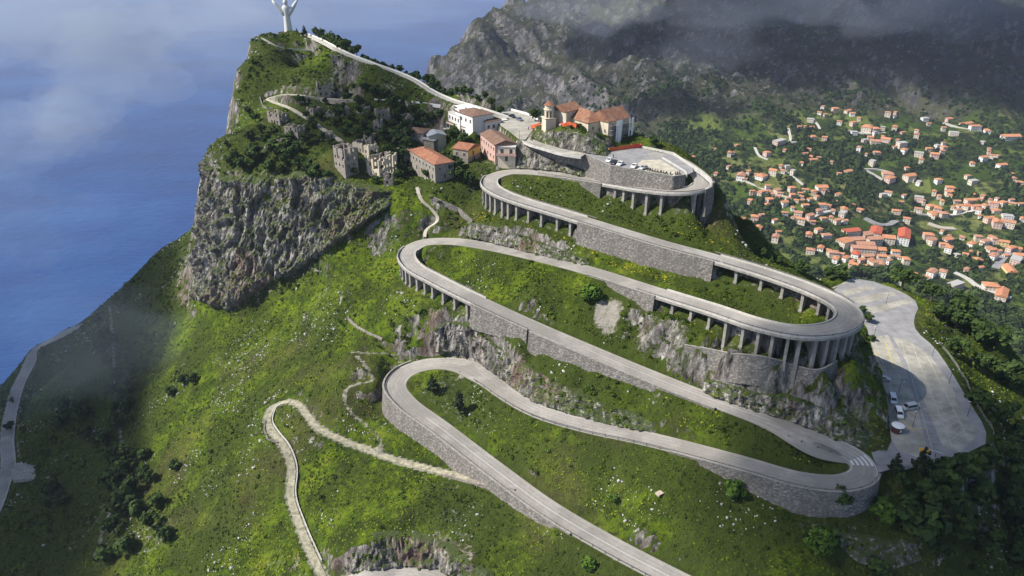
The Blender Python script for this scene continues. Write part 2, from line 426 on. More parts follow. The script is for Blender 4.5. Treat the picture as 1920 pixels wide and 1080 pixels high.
# metres from the road down to the ground beside it, left and right of the way down
HL = prof([(0,-.3),(2.5,.5),(3.2,8),(4,8.5),(4.3,8.5),(5.4,9.5),(5.7,10),(6,8.5),(6.3,6.5),(6.6,5),(7.2,5.5),(7.9,1.2),(8.5,.8),(11,.7),(12,1),(13,1.6),(15,1.6),(17,-.4),(19,.8),(20,2.2),(21,5),(22,9),(23,11.5),(24,11),(25,11),(26,10),(27,6.5),(27.5,4.5),(27.9,6),(28.6,1.4),(29,.7),(33,.7),(34,4),(35,3.5),(36,1.2),(37,.2),(38,-.8),(43,-1.2),(44.4,-.3),(44.8,0),(45.4,.3),(45.7,5),(46,6.5),(47,8),(48,8.5),(49,5),(49.6,2.2),(50.2,.8),(56,.3),(58,.4),(60,.2),(62,-.6),(66,-.8)])
HR = prof([(0,.2),(2,.2),(4,1),(5,2.2),(7,1.4),(8,-1),(10.5,-1.2),(11.4,-.5),(12,5),(13,9),(14,9),(15,8),(16,6.5),(16.35,8.5),(17.5,8),(19.05,7),(19.2,6.5),(20,5.5),(21,6),(22,6),(23,6),(24,7),(25,6),(26,4),(27,2.2),(28,-.8),(30,-1),(32.5,-.8),(33.3,.8),(33.7,5),(34,8),(35,7.8),(36,6.8),(36.95,8),(38,3.6),(38.02,6),(39,4),(40,2.2),(41,.8),(44,.6),(45,.4),(48,.3),(50,-.8),(55,-1.2),(57,-.6),(57.7,.5),(58,5),(59,9),(60,8),(61,6.8),(62,5),(63,2.6),(63.4,.7),(66,.6)])

# ================================================================== the lie of the land
def C3(*a): return [P(*q) for q in a]
CLIFF_TOP = [(388,292,101.5),(420,330,106),(500,338,105),(560,330,102.5),(600,327,101),(680,352,104.5),(745,362,105)]
CLIFF_BOT = [(358,560,165),(430,580,160),(500,535,149),(560,505,140.5),(600,482,133),(680,422,117.5),(742,378,106.5)]
ctrl = C3(*CLIFF_TOP) + C3(*CLIFF_BOT)
ctrl += C3((880,200,80.4),(815,175,76.6),(780,153,72.8),(745,137,69.8),(700,121,66.2),(675,112,64.6),(615,84,60.8))
ctrl += C3(  # the ridge up to the statue, its flanks and the ruined village
 (541,59,58),(590,70,59.5),(650,102,63),(720,128,68),(790,162,74),(850,192,79),(900,208,81.5),(935,217,83),(958,228,84.3),(978,245,84.8),(1000,225,85),
 (500,75,62),(525,68,59.5),(470,88,64),(560,130,75),(600,105,67),(650,180,82),(750,200,82.5),(700,250,89.5),(600,250,92),(800,240,89.5),(500,250,94),(560,300,98),(860,330,99.3),(500,190,85.5),(545,185,83),(820,330,101),(780,330,103),
 (800,300,97),(880,262,92),(930,300,94),(840,280,94.5),(760,300,98),(700,310,99.5),(640,320,99.5),(440,150,78),(440,200,89),(425,265,99.5),(700,150,74.5),
 (1015,262,86),(1000,246,82),(1040,240,79.5),(1080,243,78.5),(1100,240,79),(1140,252,81),(1030,274,86.2),(1075,284,86.4),(1110,292,86.3),(1150,272,84.5),(1170,285,86),(1100,262,81))
ctrl += [np.array(q) for q in ((-160, 452, H - 105), (-166, 425, H - 128), (-166, 400, H - 140), (-164, 362, H - 150), (-166, 340, H - 160), (-172, 470, H - 150), (-150, 485, H - 105), (-135, 496, H - 92), (-108, 492, H - 90), (-90, 450, H - 84), (-60, 425, H - 90), (-30, 408, H - 98), (-5, 395, H - 104), (25, 385, H - 112), (-120, 520, H - 150), (-60, 470, H - 150), (0, 440, H - 150), (60, 370, H - 112), (50, 352, H - 92), (60, 342, H - 90), (75, 345, H - 110), (80, 320, H - 94), (88, 325, H - 115), (100, 300, H - 122), (95, 285, H - 108), (110, 330, H - 160), (60, 420, H - 190))]
ctrl += C3(  # the grass slopes left of and below the road
 (600,600,149),(700,600,141),(700,480,128),(660,520,133),(500,650,161),(400,650,172),(300,700,187),(200,650,193),(100,700,211),(300,900,194),(400,1000,187),(200,1000,205),(0,1000,220),(100,870,214.6),(30,860,217),(0,1078,222),(500,1000,181),
 (130,640,206),(20,790,221.6),(0,920,225),(50,700,214),(300,470,169),(230,540,186),(180,592,198),(60,665,209),(700,950,167),(650,800,162),(900,1000,163),(800,940,163.5),(1100,1062,162),(560,900,174),(620,700,154),(700,700,151.5),(650,640,151),(500,780,168),(500,850,171),(700,1030,166.5),(820,1000,165.5),
 (752,1003,166.5),(750,1062,174),(650,1040,170),(880,1060,167),(640,1080,175),(780,1085,174),(860,1090,173),(1000,1085,164.5),
 (1500,1050,153),(1350,1000,153),(1250,950,150),(1550,978,149),(1700,1000,150),(1900,1000,166),(1850,900,151),(1900,800,159),(1900,700,155.5),(1800,640,147),(1750,572,137.5),(1850,605,141),(1620,985,149.5),(1600,1075,156),(1750,1075,160),(1900,1075,172),(1680,900,142),(1700,940,146),(1200,1000,154),(1150,900,150),
 (1345,385,103),(1375,440,113),(1420,482,117),(1480,508,122),(1530,522,127),(1600,515,136.5),(1680,530,136.5),(1300,440,108),(1250,410,106),(1420,560,114.5),(1500,590,116.5),(1420,575,115),
 (1300,520,112.5),(1200,500,113.5),(1000,560,122),(1100,560,120),(950,520,121),(1200,620,126.5),(1350,680,128),(1450,700,128),(1550,715,127.5),(1150,600,124.5),(1250,650,127.5),
 (1480,760,135.5),(1400,740,134.5),(1565,745,131),(1590,800,137.5),(1500,745,131.5),(1000,680,138),(1100,720,139),(900,640,135),(850,620,134.5),(950,650,136),(1200,760,139.5),(1320,790,138.5),(1420,835,139.8),(1520,872,140),
 (830,730,150.5),(900,800,152),(1000,850,151),(1100,900,152.5),(1000,880,154))
LOT = [(1530,518),(1620,522),(1690,545),(1725,570),(1712,600),(1718,622),(1752,650),(1780,690),(1815,750),(1850,805),(1848,832),(1800,855),(1745,868),(1690,850),(1668,868),(1662,848),(1672,825),(1665,760),(1648,700),(1636,655),(1626,615),(1600,575),(1560,545)]
def chaikin(q, n=2):
    for _ in range(n): q = [tuple(np.array(a) * w + np.array(b) * (1 - w)) for a, b in zip(q, q[1:] + q[:1]) for w in (.75, .25)]
    return q
LOT = chaikin(LOT[:11], 1)[1:-2] + LOT[10:]
LOT_DROP = 139.0
ctrl += [P(x, y, LOT_DROP) for x, y in LOT] + [P(1700, 640, LOT_DROP), P(1740, 740, LOT_DROP), P(1700, 780, LOT_DROP)]
PIAZZA = [(1090,290),(1146,313),(1262,333),(1284,330),(1292,322),(1268,306),(1300,316),(1296,306),(1262,290),(1196,277),(1150,283),(1100,285)]
PZ_DROP = 86.2
ctrl += [P(x, y, PZ_DROP) for x, y in ((1110,290),(1180,290),(1240,300),(1262,318),(1200,310),(1160,305))]
def far(px, py, d): return PD(px, py, d)
ctrl += [far(*q) for q in ((1640,450,985),(1900,460,985),(1500,400,1000),(1750,520,880),(1900,560,845),(1600,350,1090),(1850,350,1090),(1420,350,1060),(1450,280,1180),(1700,280,1190),(1900,280,1190),(1450,220,1300),(1700,220,1310),(1900,215,1320),(1350,280,1150),
 (1450,180,1370),(1700,170,1390),(1900,160,1400),(1300,200,1330),(1150,200,1380),(1200,120,1480),(1000,190,1450),(870,185,1500),(1400,100,1450),(1650,100,1460),(1900,90,1480),(1000,110,1620),(1100,60,1640),(1300,0,1640),(1600,0,1660),(1900,-5,1680),(1450,-160,1950),(1700,-160,1980),(1950,-160,1980),(1200,-120,1900),
 (990,-2,1850),(940,28,1790),(900,58,1740),(850,96,1670),(805,138,1600),(1050,20,1740),(1090,-60,1850))]
ctrl += [np.array(q, float) for q in ((-190,1900,-40),(-320,1660,30),(-420,1600,-30),(-60,2250,60),(150,2500,200),(-250,1750,0),(-150,1400,150),(-200,1200,60),(-300,1000,-60),(-450,1300,-80),(200,450,H-330),(100,520,H-310),(0,580,H-290),(-100,640,H-320),(300,250,H-270),(290,120,H-270),(240,180,H-200),(230,260,H-185),(230,330,H-220),(420,400,H-380),(420,150,H-350),(500,700,H-392),(150,400,H-230),(0,900,250),(200,900,270),(-150,900,150),(250,60,H-240),(100,60,H-190),(0,60,H-200),(-100,60,H-225),(-250,60,H-270),(-330,300,H-285),(-340,220,H-280),(-340,120,H-300),(-310,380,H-260),(-280,430,H-255),(-240,460,H-235),(-215,500,H-240),(-450,300,H-430),(-450,150,H-430),(-600,200,-60),(-620,400,-60),(-400,520,H-480),(-350,650,-40),(-220,600,H-420),(-700,800,-120),(700,100,H-390),(900,500,H-395),(1300,900,H-380),(1400,1500,H-250),(900,2300,H+20),(1300,2300,H+10),(1500,2500,H-100),(600,2500,H-150),(1500,100,H-390),(100,1100,290),(600,1050,H-375),(1100,1150,H-360))]
off = W / 2 + 0.9
for i in range(0, len(RC), 5):
    for h, s in ((HL[i], 1), (HR[i], -1)):
        b = RC[i] + RL[i] * s * off; b[2] -= h
        ctrl.append(b)
        if h > 2.5:
            b2 = RC[i] + RL[i] * s * (off + 2.6); b2[2] -= h + 1.2
            if np.min(np.linalg.norm(RC[:, :2] - b2[:2], axis=1)) > W / 2 + 1.5: ctrl.append(b2)
    if is_via[i]:
        b = RC[i].copy(); b[2] -= max(1.8, 0.4 * min(HL[i], HR[i]) + 0.6 * max(HL[i], HR[i])); ctrl.append(b)
    else:
        b = RC[i].copy(); b[2] -= 0.2; ctrl.append(b)
# the ground at the feet of the village houses: three eave corners, their drop, the height of the wall
BLOCKS = {'stone': ((766,281),(815,309),(848,302),93.1,7.8),'pink': ((901,251),(928,272),(950,263),86.6,8.2),'pink2': ((940,262),(933,276),(966,275),87.6,6.5),'yellow': ((854,276),(877,282),(900,272),90.2,6.4),
 'grey': ((772,243),(792,250),(814,238),89.6,6.0),'grey2': ((792,243),(803,256),(829,250),90.6,6.5),'grey3': ((803,258),(813,264),(831,257),92.3,6.0),
 'hotel': ((884,219),(911,229),(945,227),83.6,10.5),'hotel2': ((837,227),(873,240),(889,231),87.2,6.2),'hotel3': ((850,206),(886,219),(925,213),80.6,8),'hotel4': ((836,208),(862,219),(884,208),82.6,6.5),
 'church': ((1106,221),(1141,229),(1180,220),76.0,9.6),'nave': ((1046,213),(1103,231),(1132,222),76.6,5.2)}
for L_, F_, R_, de, h_ in BLOCKS.values():
    for q, up in ((L_, .8), (F_, 0), (R_, .8)):
        b = P(*q, de); b[2] += up - h_ + (2.0 if (h_ == 9.6 and q != F_) else 0); ctrl.append(b)
ctrl = np.array(ctrl)
keep, seen = [], {}
for i, q in enumerate(ctrl):
    k = (round(q[0] / 1.2), round(q[1] / 1.2))
    if k not in seen: seen[k] = 1; keep.append(i)
ctrl = ctrl[keep]
CX, CV = ctrl[:, :2] / 100, ctrl[:, 2]
ker = lambda a, b: -np.sqrt(((a[:, None, :] - b[None, :, :]) ** 2).sum(2) + 0.03 ** 2)
n = len(CX)
A = np.zeros((n + 3, n + 3)); A[:n, :n] = ker(CX, CX) + np.eye(n) * 0.0015
A[:n, n] = 1; A[:n, n + 1:] = CX; A[n, :n] = 1; A[n + 1:, :n] = CX.T
SOL = np.linalg.solve(A, np.concatenate([CV, [0, 0, 0]]))
def land(x, y):
    q = np.stack([np.ravel(x), np.ravel(y)], 1) / 100
    out = np.empty(len(q))
    for i in range(0, len(q), 20000):
        s = q[i:i + 20000]
        out[i:i + 20000] = ker(s, CX) @ SOL[:n] + SOL[n] + s @ SOL[n + 1:]
    return out.reshape(np.shape(x))
class Grid:
    def __init__(s, x0, x1, y0, y1, d):
        s.x, s.y, s.d, s.x0, s.y0 = np.arange(x0, x1 + d / 2, d), np.arange(y0, y1 + d / 2, d), d, x0, y0
        s.X, s.Y = np.meshgrid(s.x, s.y)
        s.Z = land(s.X, s.Y)
    def at(s, x, y):
        u, v = (np.asarray(x) - s.x0) / s.d, (np.asarray(y) - s.y0) / s.d
        i, j = np.clip(u.astype(int), 0, len(s.x) - 2), np.clip(v.astype(int), 0, len(s.y) - 2)
        a, b = np.clip(u - i, 0, 1), np.clip(v - j, 0, 1)
        Z = s.Z
        return (Z[j, i] * (1 - a) + Z[j, i + 1] * a) * (1 - b) + (Z[j + 1, i] * (1 - a) + Z[j + 1, i + 1] * a) * b
    def inside(s, x, y): return (x > s.x[0]) & (x < s.x[-1]) & (y > s.y[0]) & (y < s.y[-1])
NEAR = Grid(-450, 300, 70, 580, 1.25)
FAR = Grid(-900, 1500, 0, 2600, 6.5)
FAR.Z = np.maximum(FAR.Z, -60)
FAR.Z -= 40 * (FAR.X < -250) * sstep(70, 10, FAR.Z)
def ground(x, y):
    x, y = np.asarray(x, float), np.asarray(y, float)
    return np.where(NEAR.inside(x, y), NEAR.at(x, y), FAR.at(x, y))
def hit(px, py, d0=140, d1=2600):       # where the line of sight of a pixel meets the ground
    r = ray(px, py)
    d = np.concatenate([np.arange(d0, 600, 0.4), np.arange(600, d1, 2.0)])
    q = r[None, :] * d[:, None]; q[:, 2] += H
    below = q[:, 2] < ground(q[:, 0], q[:, 1])
    if not below.any(): return q[-1]
    k = int(np.argmax(below)); p = q[k]
    return np.array([p[0], p[1], float(ground(p[0], p[1]))])
BASE = NEAR.Z.copy()

# ------------------------------------------------------------------ cut roads, paths and level places into the hill
def nearest(c, reach):
    D = np.full(NEAR.Z.shape, 1e9); I = np.zeros(NEAR.Z.shape, int)
    k = int(reach / NEAR.d) + 1
    for i, p in enumerate(c):
        a, b = int((p[0] - NEAR.x0) / NEAR.d), int((p[1] - NEAR.y0) / NEAR.d)
        sl = (slice(max(0, b - k), max(0, b + k + 2)), slice(max(0, a - k), max(0, a + k + 2)))
        d = np.hypot(NEAR.X[sl] - p[0], NEAR.Y[sl] - p[1])
        m = d < D[sl]
        D[sl][m] = d[m]; I[sl][m] = i
    return D, I
def cut_path(c, w, blend=2.5):
    D, I = nearest(c, w + blend + 2)
    f = 1 - sstep(w / 2 + 0.5, w / 2 + 0.5 + blend, D)
    NEAR.Z[:] = NEAR.Z * (1 - f) + (c[I, 2] - 0.12) * f
    return D, I
dirt = np.zeros(NEAR.Z.shape); flat = np.zeros(NEAR.Z.shape); rockm = np.zeros(NEAR.Z.shape)
PATHS = []                              # (name, centre line, width)
def px_path(pts, w, smooth=14, drop=None):
    c = [hit(x, y) for x, y in pts] if drop is None else [P(x, y, drop) for x, y in pts]
    c, _ = spline(c, 1.0, 3)
    for _ in range(smooth): c[1:-1, 2] = (c[:-2, 2] + c[1:-1, 2] + c[2:, 2]) / 3
    return c
OLD_ROAD = px_path([(968,911),(940,906),(860,893),(800,878),(740,862),(690,845),(640,825),(600,806),(578,780),(560,758),(535,753),(512,765),(502,790),(515,815),(535,840),(548,880),(545,930),(562,985),(585,1040),(606,1085)], 3.2)
_c = [np.array((-232, 392, H - 207.5)), P(112, 628, 205.5), P(72, 655, 211.5)] + [hit(x, y) for x, y in ((50,690),(33,730),(20,775),(13,830),(14,875),(2,925),(-20,975))]
COAST, _ = spline(_c, 1.0, 3)
for _ in range(30): COAST[1:-1, 2] = (COAST[:-2, 2] + COAST[1:-1, 2] + COAST[2:, 2]) / 3
LOW_ROAD = px_path([(640,1100),(690,1078),(740,1070),(790,1073),(840,1090)], 7.0)
RG = [(952,222,84.4),(935,216,83.2),(900,205,81.2),(850,190,79),(815,175,76.6),(780,153,72.8),(745,137,69.8),(700,121,66.2),(660,106,63.4),(640,97,62),(600,76,60),(575,66,59.2)]
RIDGE, _ = spline([P(*q) for q in RG], 1.0, 4)
RUIN_PATH = px_path([(640,265),(612,247),(585,228),(560,212),(540,201),(515,193),(502,187),(515,181),(545,178),(590,183),(640,188),(670,187)], 2.6)
FOOT = px_path([(632,98),(600,95),(560,94),(530,92),(512,83),(492,72)], 1.8)
ACCESS = px_path([(958,228),(972,236),(982,248),(984,258),(1000,268),(1030,277),(1062,286),(1095,291)], 6.0, 10, 85.6)
STAIR = px_path([(782,352),(790,375),(812,395),(822,412),(818,422),(800,428),(796,446)], 1.6)
GOAT1 = px_path([(660,660),(700,662),(735,664),(750,680)], 1.0)
GOAT2 = px_path([(668,668),(690,690),(702,715),(690,722),(655,722),(645,745),(660,775),(690,800),(712,825),(718,845)], 1.1)
TRACK = px_path([(205,575),(212,640),(215,720),(222,790),(228,840),(215,930),(195,990),(178,1045)], 2.2)
for c, w in ((OLD_ROAD, 3.4), (COAST, 6), (LOW_ROAD, 7), (RIDGE, 3.6), (RUIN_PATH, 2.6), (FOOT, 1.8), (ACCESS, 6.5), (STAIR, 1.6), (GOAT1, 1.0), (GOAT2, 1.1), (TRACK, 1.2)):
    D, I = cut_path(c, w)
    flat = np.maximum(flat, 1 - sstep(w / 2 + 0.5, w / 2 + 2.5, D))
    dirt = np.maximum(dirt, (0.55 if w < 2 else 0.62) * (1 - sstep(w / 2, w / 2 + 1.3, D)))
def in_poly(X, Y, poly):
    ins = np.zeros(X.shape, bool)
    for (x0, y0), (x1, y1) in zip(poly, poly[1:] + poly[:1]):
        if y0 != y1: ins ^= ((y0 > Y) != (y1 > Y)) & (X < (x1 - x0) * (Y - y0) / (y1 - y0) + x0)
    return ins
def poly_dist(X, Y, poly):
    D = np.full(X.shape, 1e9)
    for (x0, y0), (x1, y1) in zip(poly, poly[1:] + poly[:1]):
        L = (x1 - x0) ** 2 + (y1 - y0) ** 2 + 1e-9
        t = np.clip(((X - x0) * (x1 - x0) + (Y - y0) * (y1 - y0)) / L, 0, 1)
        D = np.minimum(D, np.hypot(X - x0 - t * (x1 - x0), Y - y0 - t * (y1 - y0)))
    return np.where(in_poly(X, Y, poly), -D, D)
def level(poly_px, drop, blend=3.0, inset=0.0):
    global flat
    poly = [tuple(P(x, y, drop)[:2]) for x, y in poly_px]
    d = poly_dist(NEAR.X, NEAR.Y, poly) + inset
    f = 1 - sstep(0.0, blend, d)
    NEAR.Z[:] = NEAR.Z * (1 - f) + (H - drop - 0.15) * f
    flat = np.maximum(flat, 1 - sstep(0, blend, d))
    return poly
LOT_W = level(LOT, LOT_DROP)
PZ_OUT = [(978,266),(1096,290),(1146,313),(1262,333),(1284,330),(1300,322),(1298,310),(1262,291),(1196,277),(1150,284),(1100,286),(1040,272),(1000,258)]
PZ_W = level(PZ_OUT, PZ_DROP, 1.6, 1.6)
level([(1108,288),(1150,299),(1200,309),(1262,322),(1285,321),(1297,310),(1262,290.5),(1196,276.5),(1149,283),(1104,285.5)], PZ_DROP, 2.0, -.6)
SQUARE = [(925,212),(960,208),(985,213),(1018,231),(1000,242),(985,262),(975,262),(955,246),(940,236)]
SQ_W = level(SQUARE, 85.0, 2.5)
D, I = nearest(RC, 9.0)
side = (NEAR.X - RC[I, 0]) * RL[I, 0] + (NEAR.Y - RC[I, 1]) * RL[I, 1] > 0
hh = np.where(side, HL[I], HR[I])
zr = RC[I, 2]
wall = hh > 1.6
f = np.where(wall, 1 - sstep(W / 2 - 1.8, W / 2 - 0.4, D), 1 - sstep(W / 2 + 0.6, W / 2 + 3.6, D))
f = np.where(is_via[I], 0, f)
Zc = NEAR.Z * (1 - f) + (zr - 0.15) * f
Zc = np.where(is_via[I] & (D < W / 2 + 1.0), np.minimum(Zc, zr - 1.7), Zc)
drop_v = is_via[I] & (hh > 2.5)
fv = (1 - sstep(W / 2 + 1.5, W / 2 + 5.0, D)) * sstep(-1.0, 2.5, D)
Zc = np.where(drop_v, np.minimum(Zc, zr - hh * 0.97 + (1 - fv) * 30), Zc)
Zc = np.where(~is_via[I] & wall & (D > W / 2 - 0.4) & (D < W / 2 + 1.8), np.minimum(Zc, zr - hh * 0.9), Zc)
NEAR.Z[:] = np.where(D < 9, Zc, NEAR.Z)
flat = np.maximum(flat, np.where(is_via[I], 0.5, 1.0) * (1 - sstep(W / 2 + 0.6, W / 2 + 3.5, D)))
dirt = np.maximum(dirt, np.where(is_via[I], 0.35, 0.42) * (1 - sstep(W / 2, W / 2 + 1.8, D)))
JUNC = wj = [tuple(P(x, y, 138.95)[:2]) for x, y in ((1634,848),(1650,844),(1664,846),(1700,850),(1740,866),(1700,880),(1668,880),(1648,886))]
for poly, dz in ((LOT_W, LOT_DROP + .2), (PZ_W, PZ_DROP + .25), (SQ_W, 85.2), (JUNC, 139.15)):
    d = poly_dist(NEAR.X, NEAR.Y, poly)
    NEAR.Z[:] = np.where(d < (0.3 if poly is JUNC else -0.4), np.minimum(NEAR.Z, H - dz), NEAR.Z)
    flat = np.maximum(flat, d < 0.5)
# bare scree under the third stretch, a rubble bank below the car park
for px, py, r in ((1150,590,11), (1175,600,8), (1690,1030,6), (1800,850,6), (880,695,9), (850,690,6), (640,560,4), (1130,585,8)):
    q = hit(px, py)
    dirt = np.maximum(dirt, 0.66 * (1 - sstep(r * 0.45, r, np.hypot(NEAR.X - q[0], (NEAR.Y - q[1]) * 1.4) + 5.5 * fbm(NEAR.X / 7, NEAR.Y / 7, 3, 4) + 1.5)))
# the green of the bank inside the parking loop stays; small relief everywhere it is wild
gy, gx = np.gradient(NEAR.Z, NEAR.d)
slope = np.hypot(gx, gy)
wild = 1 - flat
st = sstep(0.7, 1.5, slope)
NEAR.Z += wild * (1.3 * fbm(NEAR.X / 14, NEAR.Y / 14, 0, 4) + 0.6 * fbm(NEAR.X / 3.2, NEAR.Y / 3.2, 2, 3) + st * 1.6 * ridged(NEAR.X / 7, NEAR.Y / 7, 1, 4))
bl = sstep(0.1, 0.45, fbm(NEAR.X / 38, NEAR.Y / 38, 5, 3))
NEAR.Z += wild * bl * 0.9 * np.maximum(0, ridged(NEAR.X / 4.5, NEAR.Y / 4.5, 9, 3))
rockm = wild * (0.40 * bl + 0.14 * st)
# scrubland: darker, browner cover on the east banks and the far left; open meadow in the west, its sunlit brightness put into the tone
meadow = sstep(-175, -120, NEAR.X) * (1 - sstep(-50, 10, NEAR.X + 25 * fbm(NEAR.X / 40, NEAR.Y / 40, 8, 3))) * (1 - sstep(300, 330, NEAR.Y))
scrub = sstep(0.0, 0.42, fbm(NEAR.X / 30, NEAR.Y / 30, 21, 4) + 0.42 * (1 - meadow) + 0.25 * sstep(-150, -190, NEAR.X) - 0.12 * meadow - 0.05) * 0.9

# ================================================================== ground, far country, sea
def grid_faces(nx, ny):
    i = np.arange(nx * ny).reshape(ny, nx)
    return np.stack([i[:-1, :-1], i[:-1, 1:], i[1:, 1:], i[1:, :-1]], -1).reshape(-1, 4)
g = NEAR
Vn = np.stack([g.X, g.Y, g.Z], -1)
nrm = np.stack([-gx, -gy, np.ones_like(gx)], -1); nrm /= np.linalg.norm(nrm, axis=-1, keepdims=True)
amp = wild * sstep(0.9, 2.0, slope)     # crags: the steep ground is pushed out along its own normal
dsp = amp * 2.6 * (ridged(Vn[..., 0] / 9, Vn[..., 1] / 9, Vn[..., 2] / 16, 5) - 0.35)
dsp = np.clip(dsp, -1.5, 3.0)
Vn = Vn + nrm * dsp[..., None]
me = np_mesh('hill', Vn.reshape(-1, 3), grid_faces(len(g.x), len(g.y)), True)
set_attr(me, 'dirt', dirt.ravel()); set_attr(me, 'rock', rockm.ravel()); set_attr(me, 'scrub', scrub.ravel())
tag(link('hill', me, M['ground']), kind='structure')
g = FAR
mount = sstep(1180, 1420, g.Y + 0.28 * (500 - g.X) * (g.X < 500) - 40 * fbm(g.X / 160, g.Y / 160)) 
mgx = np.gradient(g.Z, g.d)
zf = g.Z + mount * (85 * (ridged(g.X / 260 + 0.35 * g.Y / 260, g.Y / 420, 3, 6) - 0.62) + 9 * ridged(g.X / 46, g.Y / 60, 4, 4)) + (1 - mount) * 5 * fbm(g.X / 90, g.Y / 90, 1, 3)
inner = (g.X > -444) & (g.X < 294) & (g.Y > 76) & (g.Y < 574)
g.Z = zf
zf = zf - 3.0 * inner
deep = (g.X > -430) & (g.X < 280) & (g.Y > 90) & (g.Y < 560)
fc = grid_faces(len(g.x), len(g.y))
dk = deep.ravel()
fc = fc[~dk[fc].all(1)]
sea_f = (zf.ravel()[fc] < -20).all(1)
me = np_mesh('valley', np.stack([g.X, g.Y, zf], -1).reshape(-1, 3), fc[~sea_f], True)
set_attr(me, 'mount', mount.ravel())
tag(link('valley', me, M['far']), kind='structure')
xs = np.concatenate([np.linspace(-40000, -4000, 10), np.linspace(-3800, 3800, 46), np.linspace(4000, 40000, 10)])
X, Y = np.meshgrid(xs, xs + 2000)
tag(link('sea', np_mesh('sea', np.stack([X, Y, X * 0], -1).reshape(-1, 3), grid_faces(len(xs), len(xs)), True), M['sea']), kind='structure')

# ================================================================== roads
def ribbon(name, c, w, mat, dz=0.0, wl=None, wr=None, parent=None, thick=0.3, cols=5, kind='structure'):
    t, l = frame_of(c)
    wl = np.full(len(c), w / 2) if wl is None else wl
    wr = np.full(len(c), w / 2) if wr is None else wr
    us = np.linspace(-1, 1, cols)
    rows = [c + l * (wl * max(u, 0) + wr * min(u, 0))[:, None] + np.array([0, 0, dz]) for u in us]
    rows = [rows[0] - np.array([0, 0, thick])] + rows + [rows[-1] - np.array([0, 0, thick])]
    V = np.stack(rows, 1)
    me = np_mesh(name, V.reshape(-1, 3), grid_faces(cols + 2, len(c)), False)
    set_attr(me, 'lat', np.tile(np.concatenate([[us[0]], us, [us[-1]]]), len(c)))
    o = link(name, me, mat, parent)
    if kind: tag(o, kind=kind)
    return o
ww = np.full(len(RC), W / 2)
ww_r = ww + 5.6 * np.exp(-((RI - 43.7) / 1.0) ** 2) + 0.8 * np.exp(-((RI - 58) / 2.2) ** 2)
ww_l = ww + 2.4 * np.exp(-((RI - 55.6) / 1.0) ** 2) + 1.0 * np.exp(-((RI - 23.5) / 1.5) ** 2)
ribbon('road', RC, W, M['asphalt'], 0.0, ww_l, ww_r, cols=9)
for nm, c, w, mt in (('old_road', OLD_ROAD, 2.3, 'track'), ('coast_road', COAST, 5.5, 'asphalt'), ('lower_road', LOW_ROAD, 6.5, 'asphalt'), ('ridge_path', RIDGE, 2.1, 'dust'), ('ruin_path', RUIN_PATH, 2.2, 'gravel'), ('foot_path', FOOT, 1.4, 'gravel'), ('access_road', ACCESS, 5.6, 'dust'), ('stone_stair_path', STAIR, 1.4, 'gravel')):
    ribbon(nm, c, w, M[mt], 0.10)
def sheet(name, poly, z, mat, thick=0.15, parent=None, kind='structure'):
    import mathutils.geometry as mg
    v = [(x, y, z) for x, y in poly]
    tri = mg.tessellate_polygon([[Vector(p) for p in v]])
    n = len(v)
    mb = MB().add(v + [(x, y, z - thick) for x, y in poly], [tuple(t) for t in tri] + [(i, n + i, n + (i + 1) % n, (i + 1) % n) for i in range(n)])
    me = mb.mesh(name)
    import bmesh
    bm = bmesh.new(); bm.from_mesh(me); bmesh.ops.recalc_face_normals(bm, faces=bm.faces); bm.to_mesh(me); bm.free()
    o = link(name, me, mat, parent)
    if kind: tag(o, kind=kind)
    return o
def wpoly(px, drop): return [tuple(P(x, y, drop)[:2]) for x, y in px]
ZL = H - LOT_DROP
sheet('car_park', LOT_W, ZL, M['greyslab'])
for q in ([(1632,634),(1665,628),(1700,700),(1718,758),(1742,862),(1690,852),(1672,826),(1660,760),(1645,690)], [(1674,632),(1700,636),(1745,668),(1782,720),(1812,780),(1838,810),(1800,848),(1768,840),(1736,760),(1700,680)],
          [(1553,531),(1590,522),(1597,527),(1562,541)], [(1578,545),(1633,534),(1640,541),(1584,556)], [(1596,559),(1672,546),(1682,553),(1612,571)], [(1620,578),(1704,560),(1712,567),(1630,590)]):
    sheet('parking_bay_paving', wpoly(q, LOT_DROP - 0.02), ZL + 0.02, M['dust'], 0.01)
sheet('car_park_entrance', JUNC, H - 138.93, M['greyslab'], .1)
sheet('piazza', PZ_W, H - PZ_DROP, M['greyslab'])
sheet('piazza_gravel', wpoly([(1180,318),(1205,300),(1238,299),(1284,327),(1262,331),(1225,326)], PZ_DROP - 0.02), H - PZ_DROP + 0.02, M['gravel'], 0.01)
sheet('village_square', SQ_W, H - 85.0, M['dust'])
# painted marks: the zebra crossing at the lower bend, edge lines, bay lines
def stripe(px0, px1, w, z, mat, name='road_marking'):
    a, b = P(*px0, H - z), P(*px1, H - z)
    d = (b - a) / np.linalg.norm(b - a); l = np.array([-d[1], d[0], 0]) * w / 2
    return MB().add([a - l, b - l, b + l, a + l], [(0, 1, 2, 3)])
zz = RC[np.argmin(abs(RI - 45.2)), 2] + 0.012
mb = MB()
i0 = int(np.argmin(abs(RI - 44.95)))
for o_ in (-2.7, -1.35, 0.0, 1.35, 2.7):
    V = [RC[i] + RL[i] * (o_ + w_) + np.array([0, 0, .02]) for i in range(i0 - 1, i0 + 3) for w_ in (-.33, .33)]
    mb.add(V, [(2 * i, 2 * i + 1, 2 * i + 3, 2 * i + 2) for i in range(3)])
tag(mb.build('zebra_crossing', M['white_line']), kind='structure')
mb = MB()
for a, b in (((1694,790),(1712,808)), ((1708,806),(1735,802)), ((1640,655),(1656,700)), ((1660,640),(1676,690))):
    s = stripe(a, b, 0.25, ZL + 0.035, None); mb.add(s.v, s.f)
tag(mb.build('yellow_bay_lines', M['yellow_line']), kind='structure')
mb = MB()
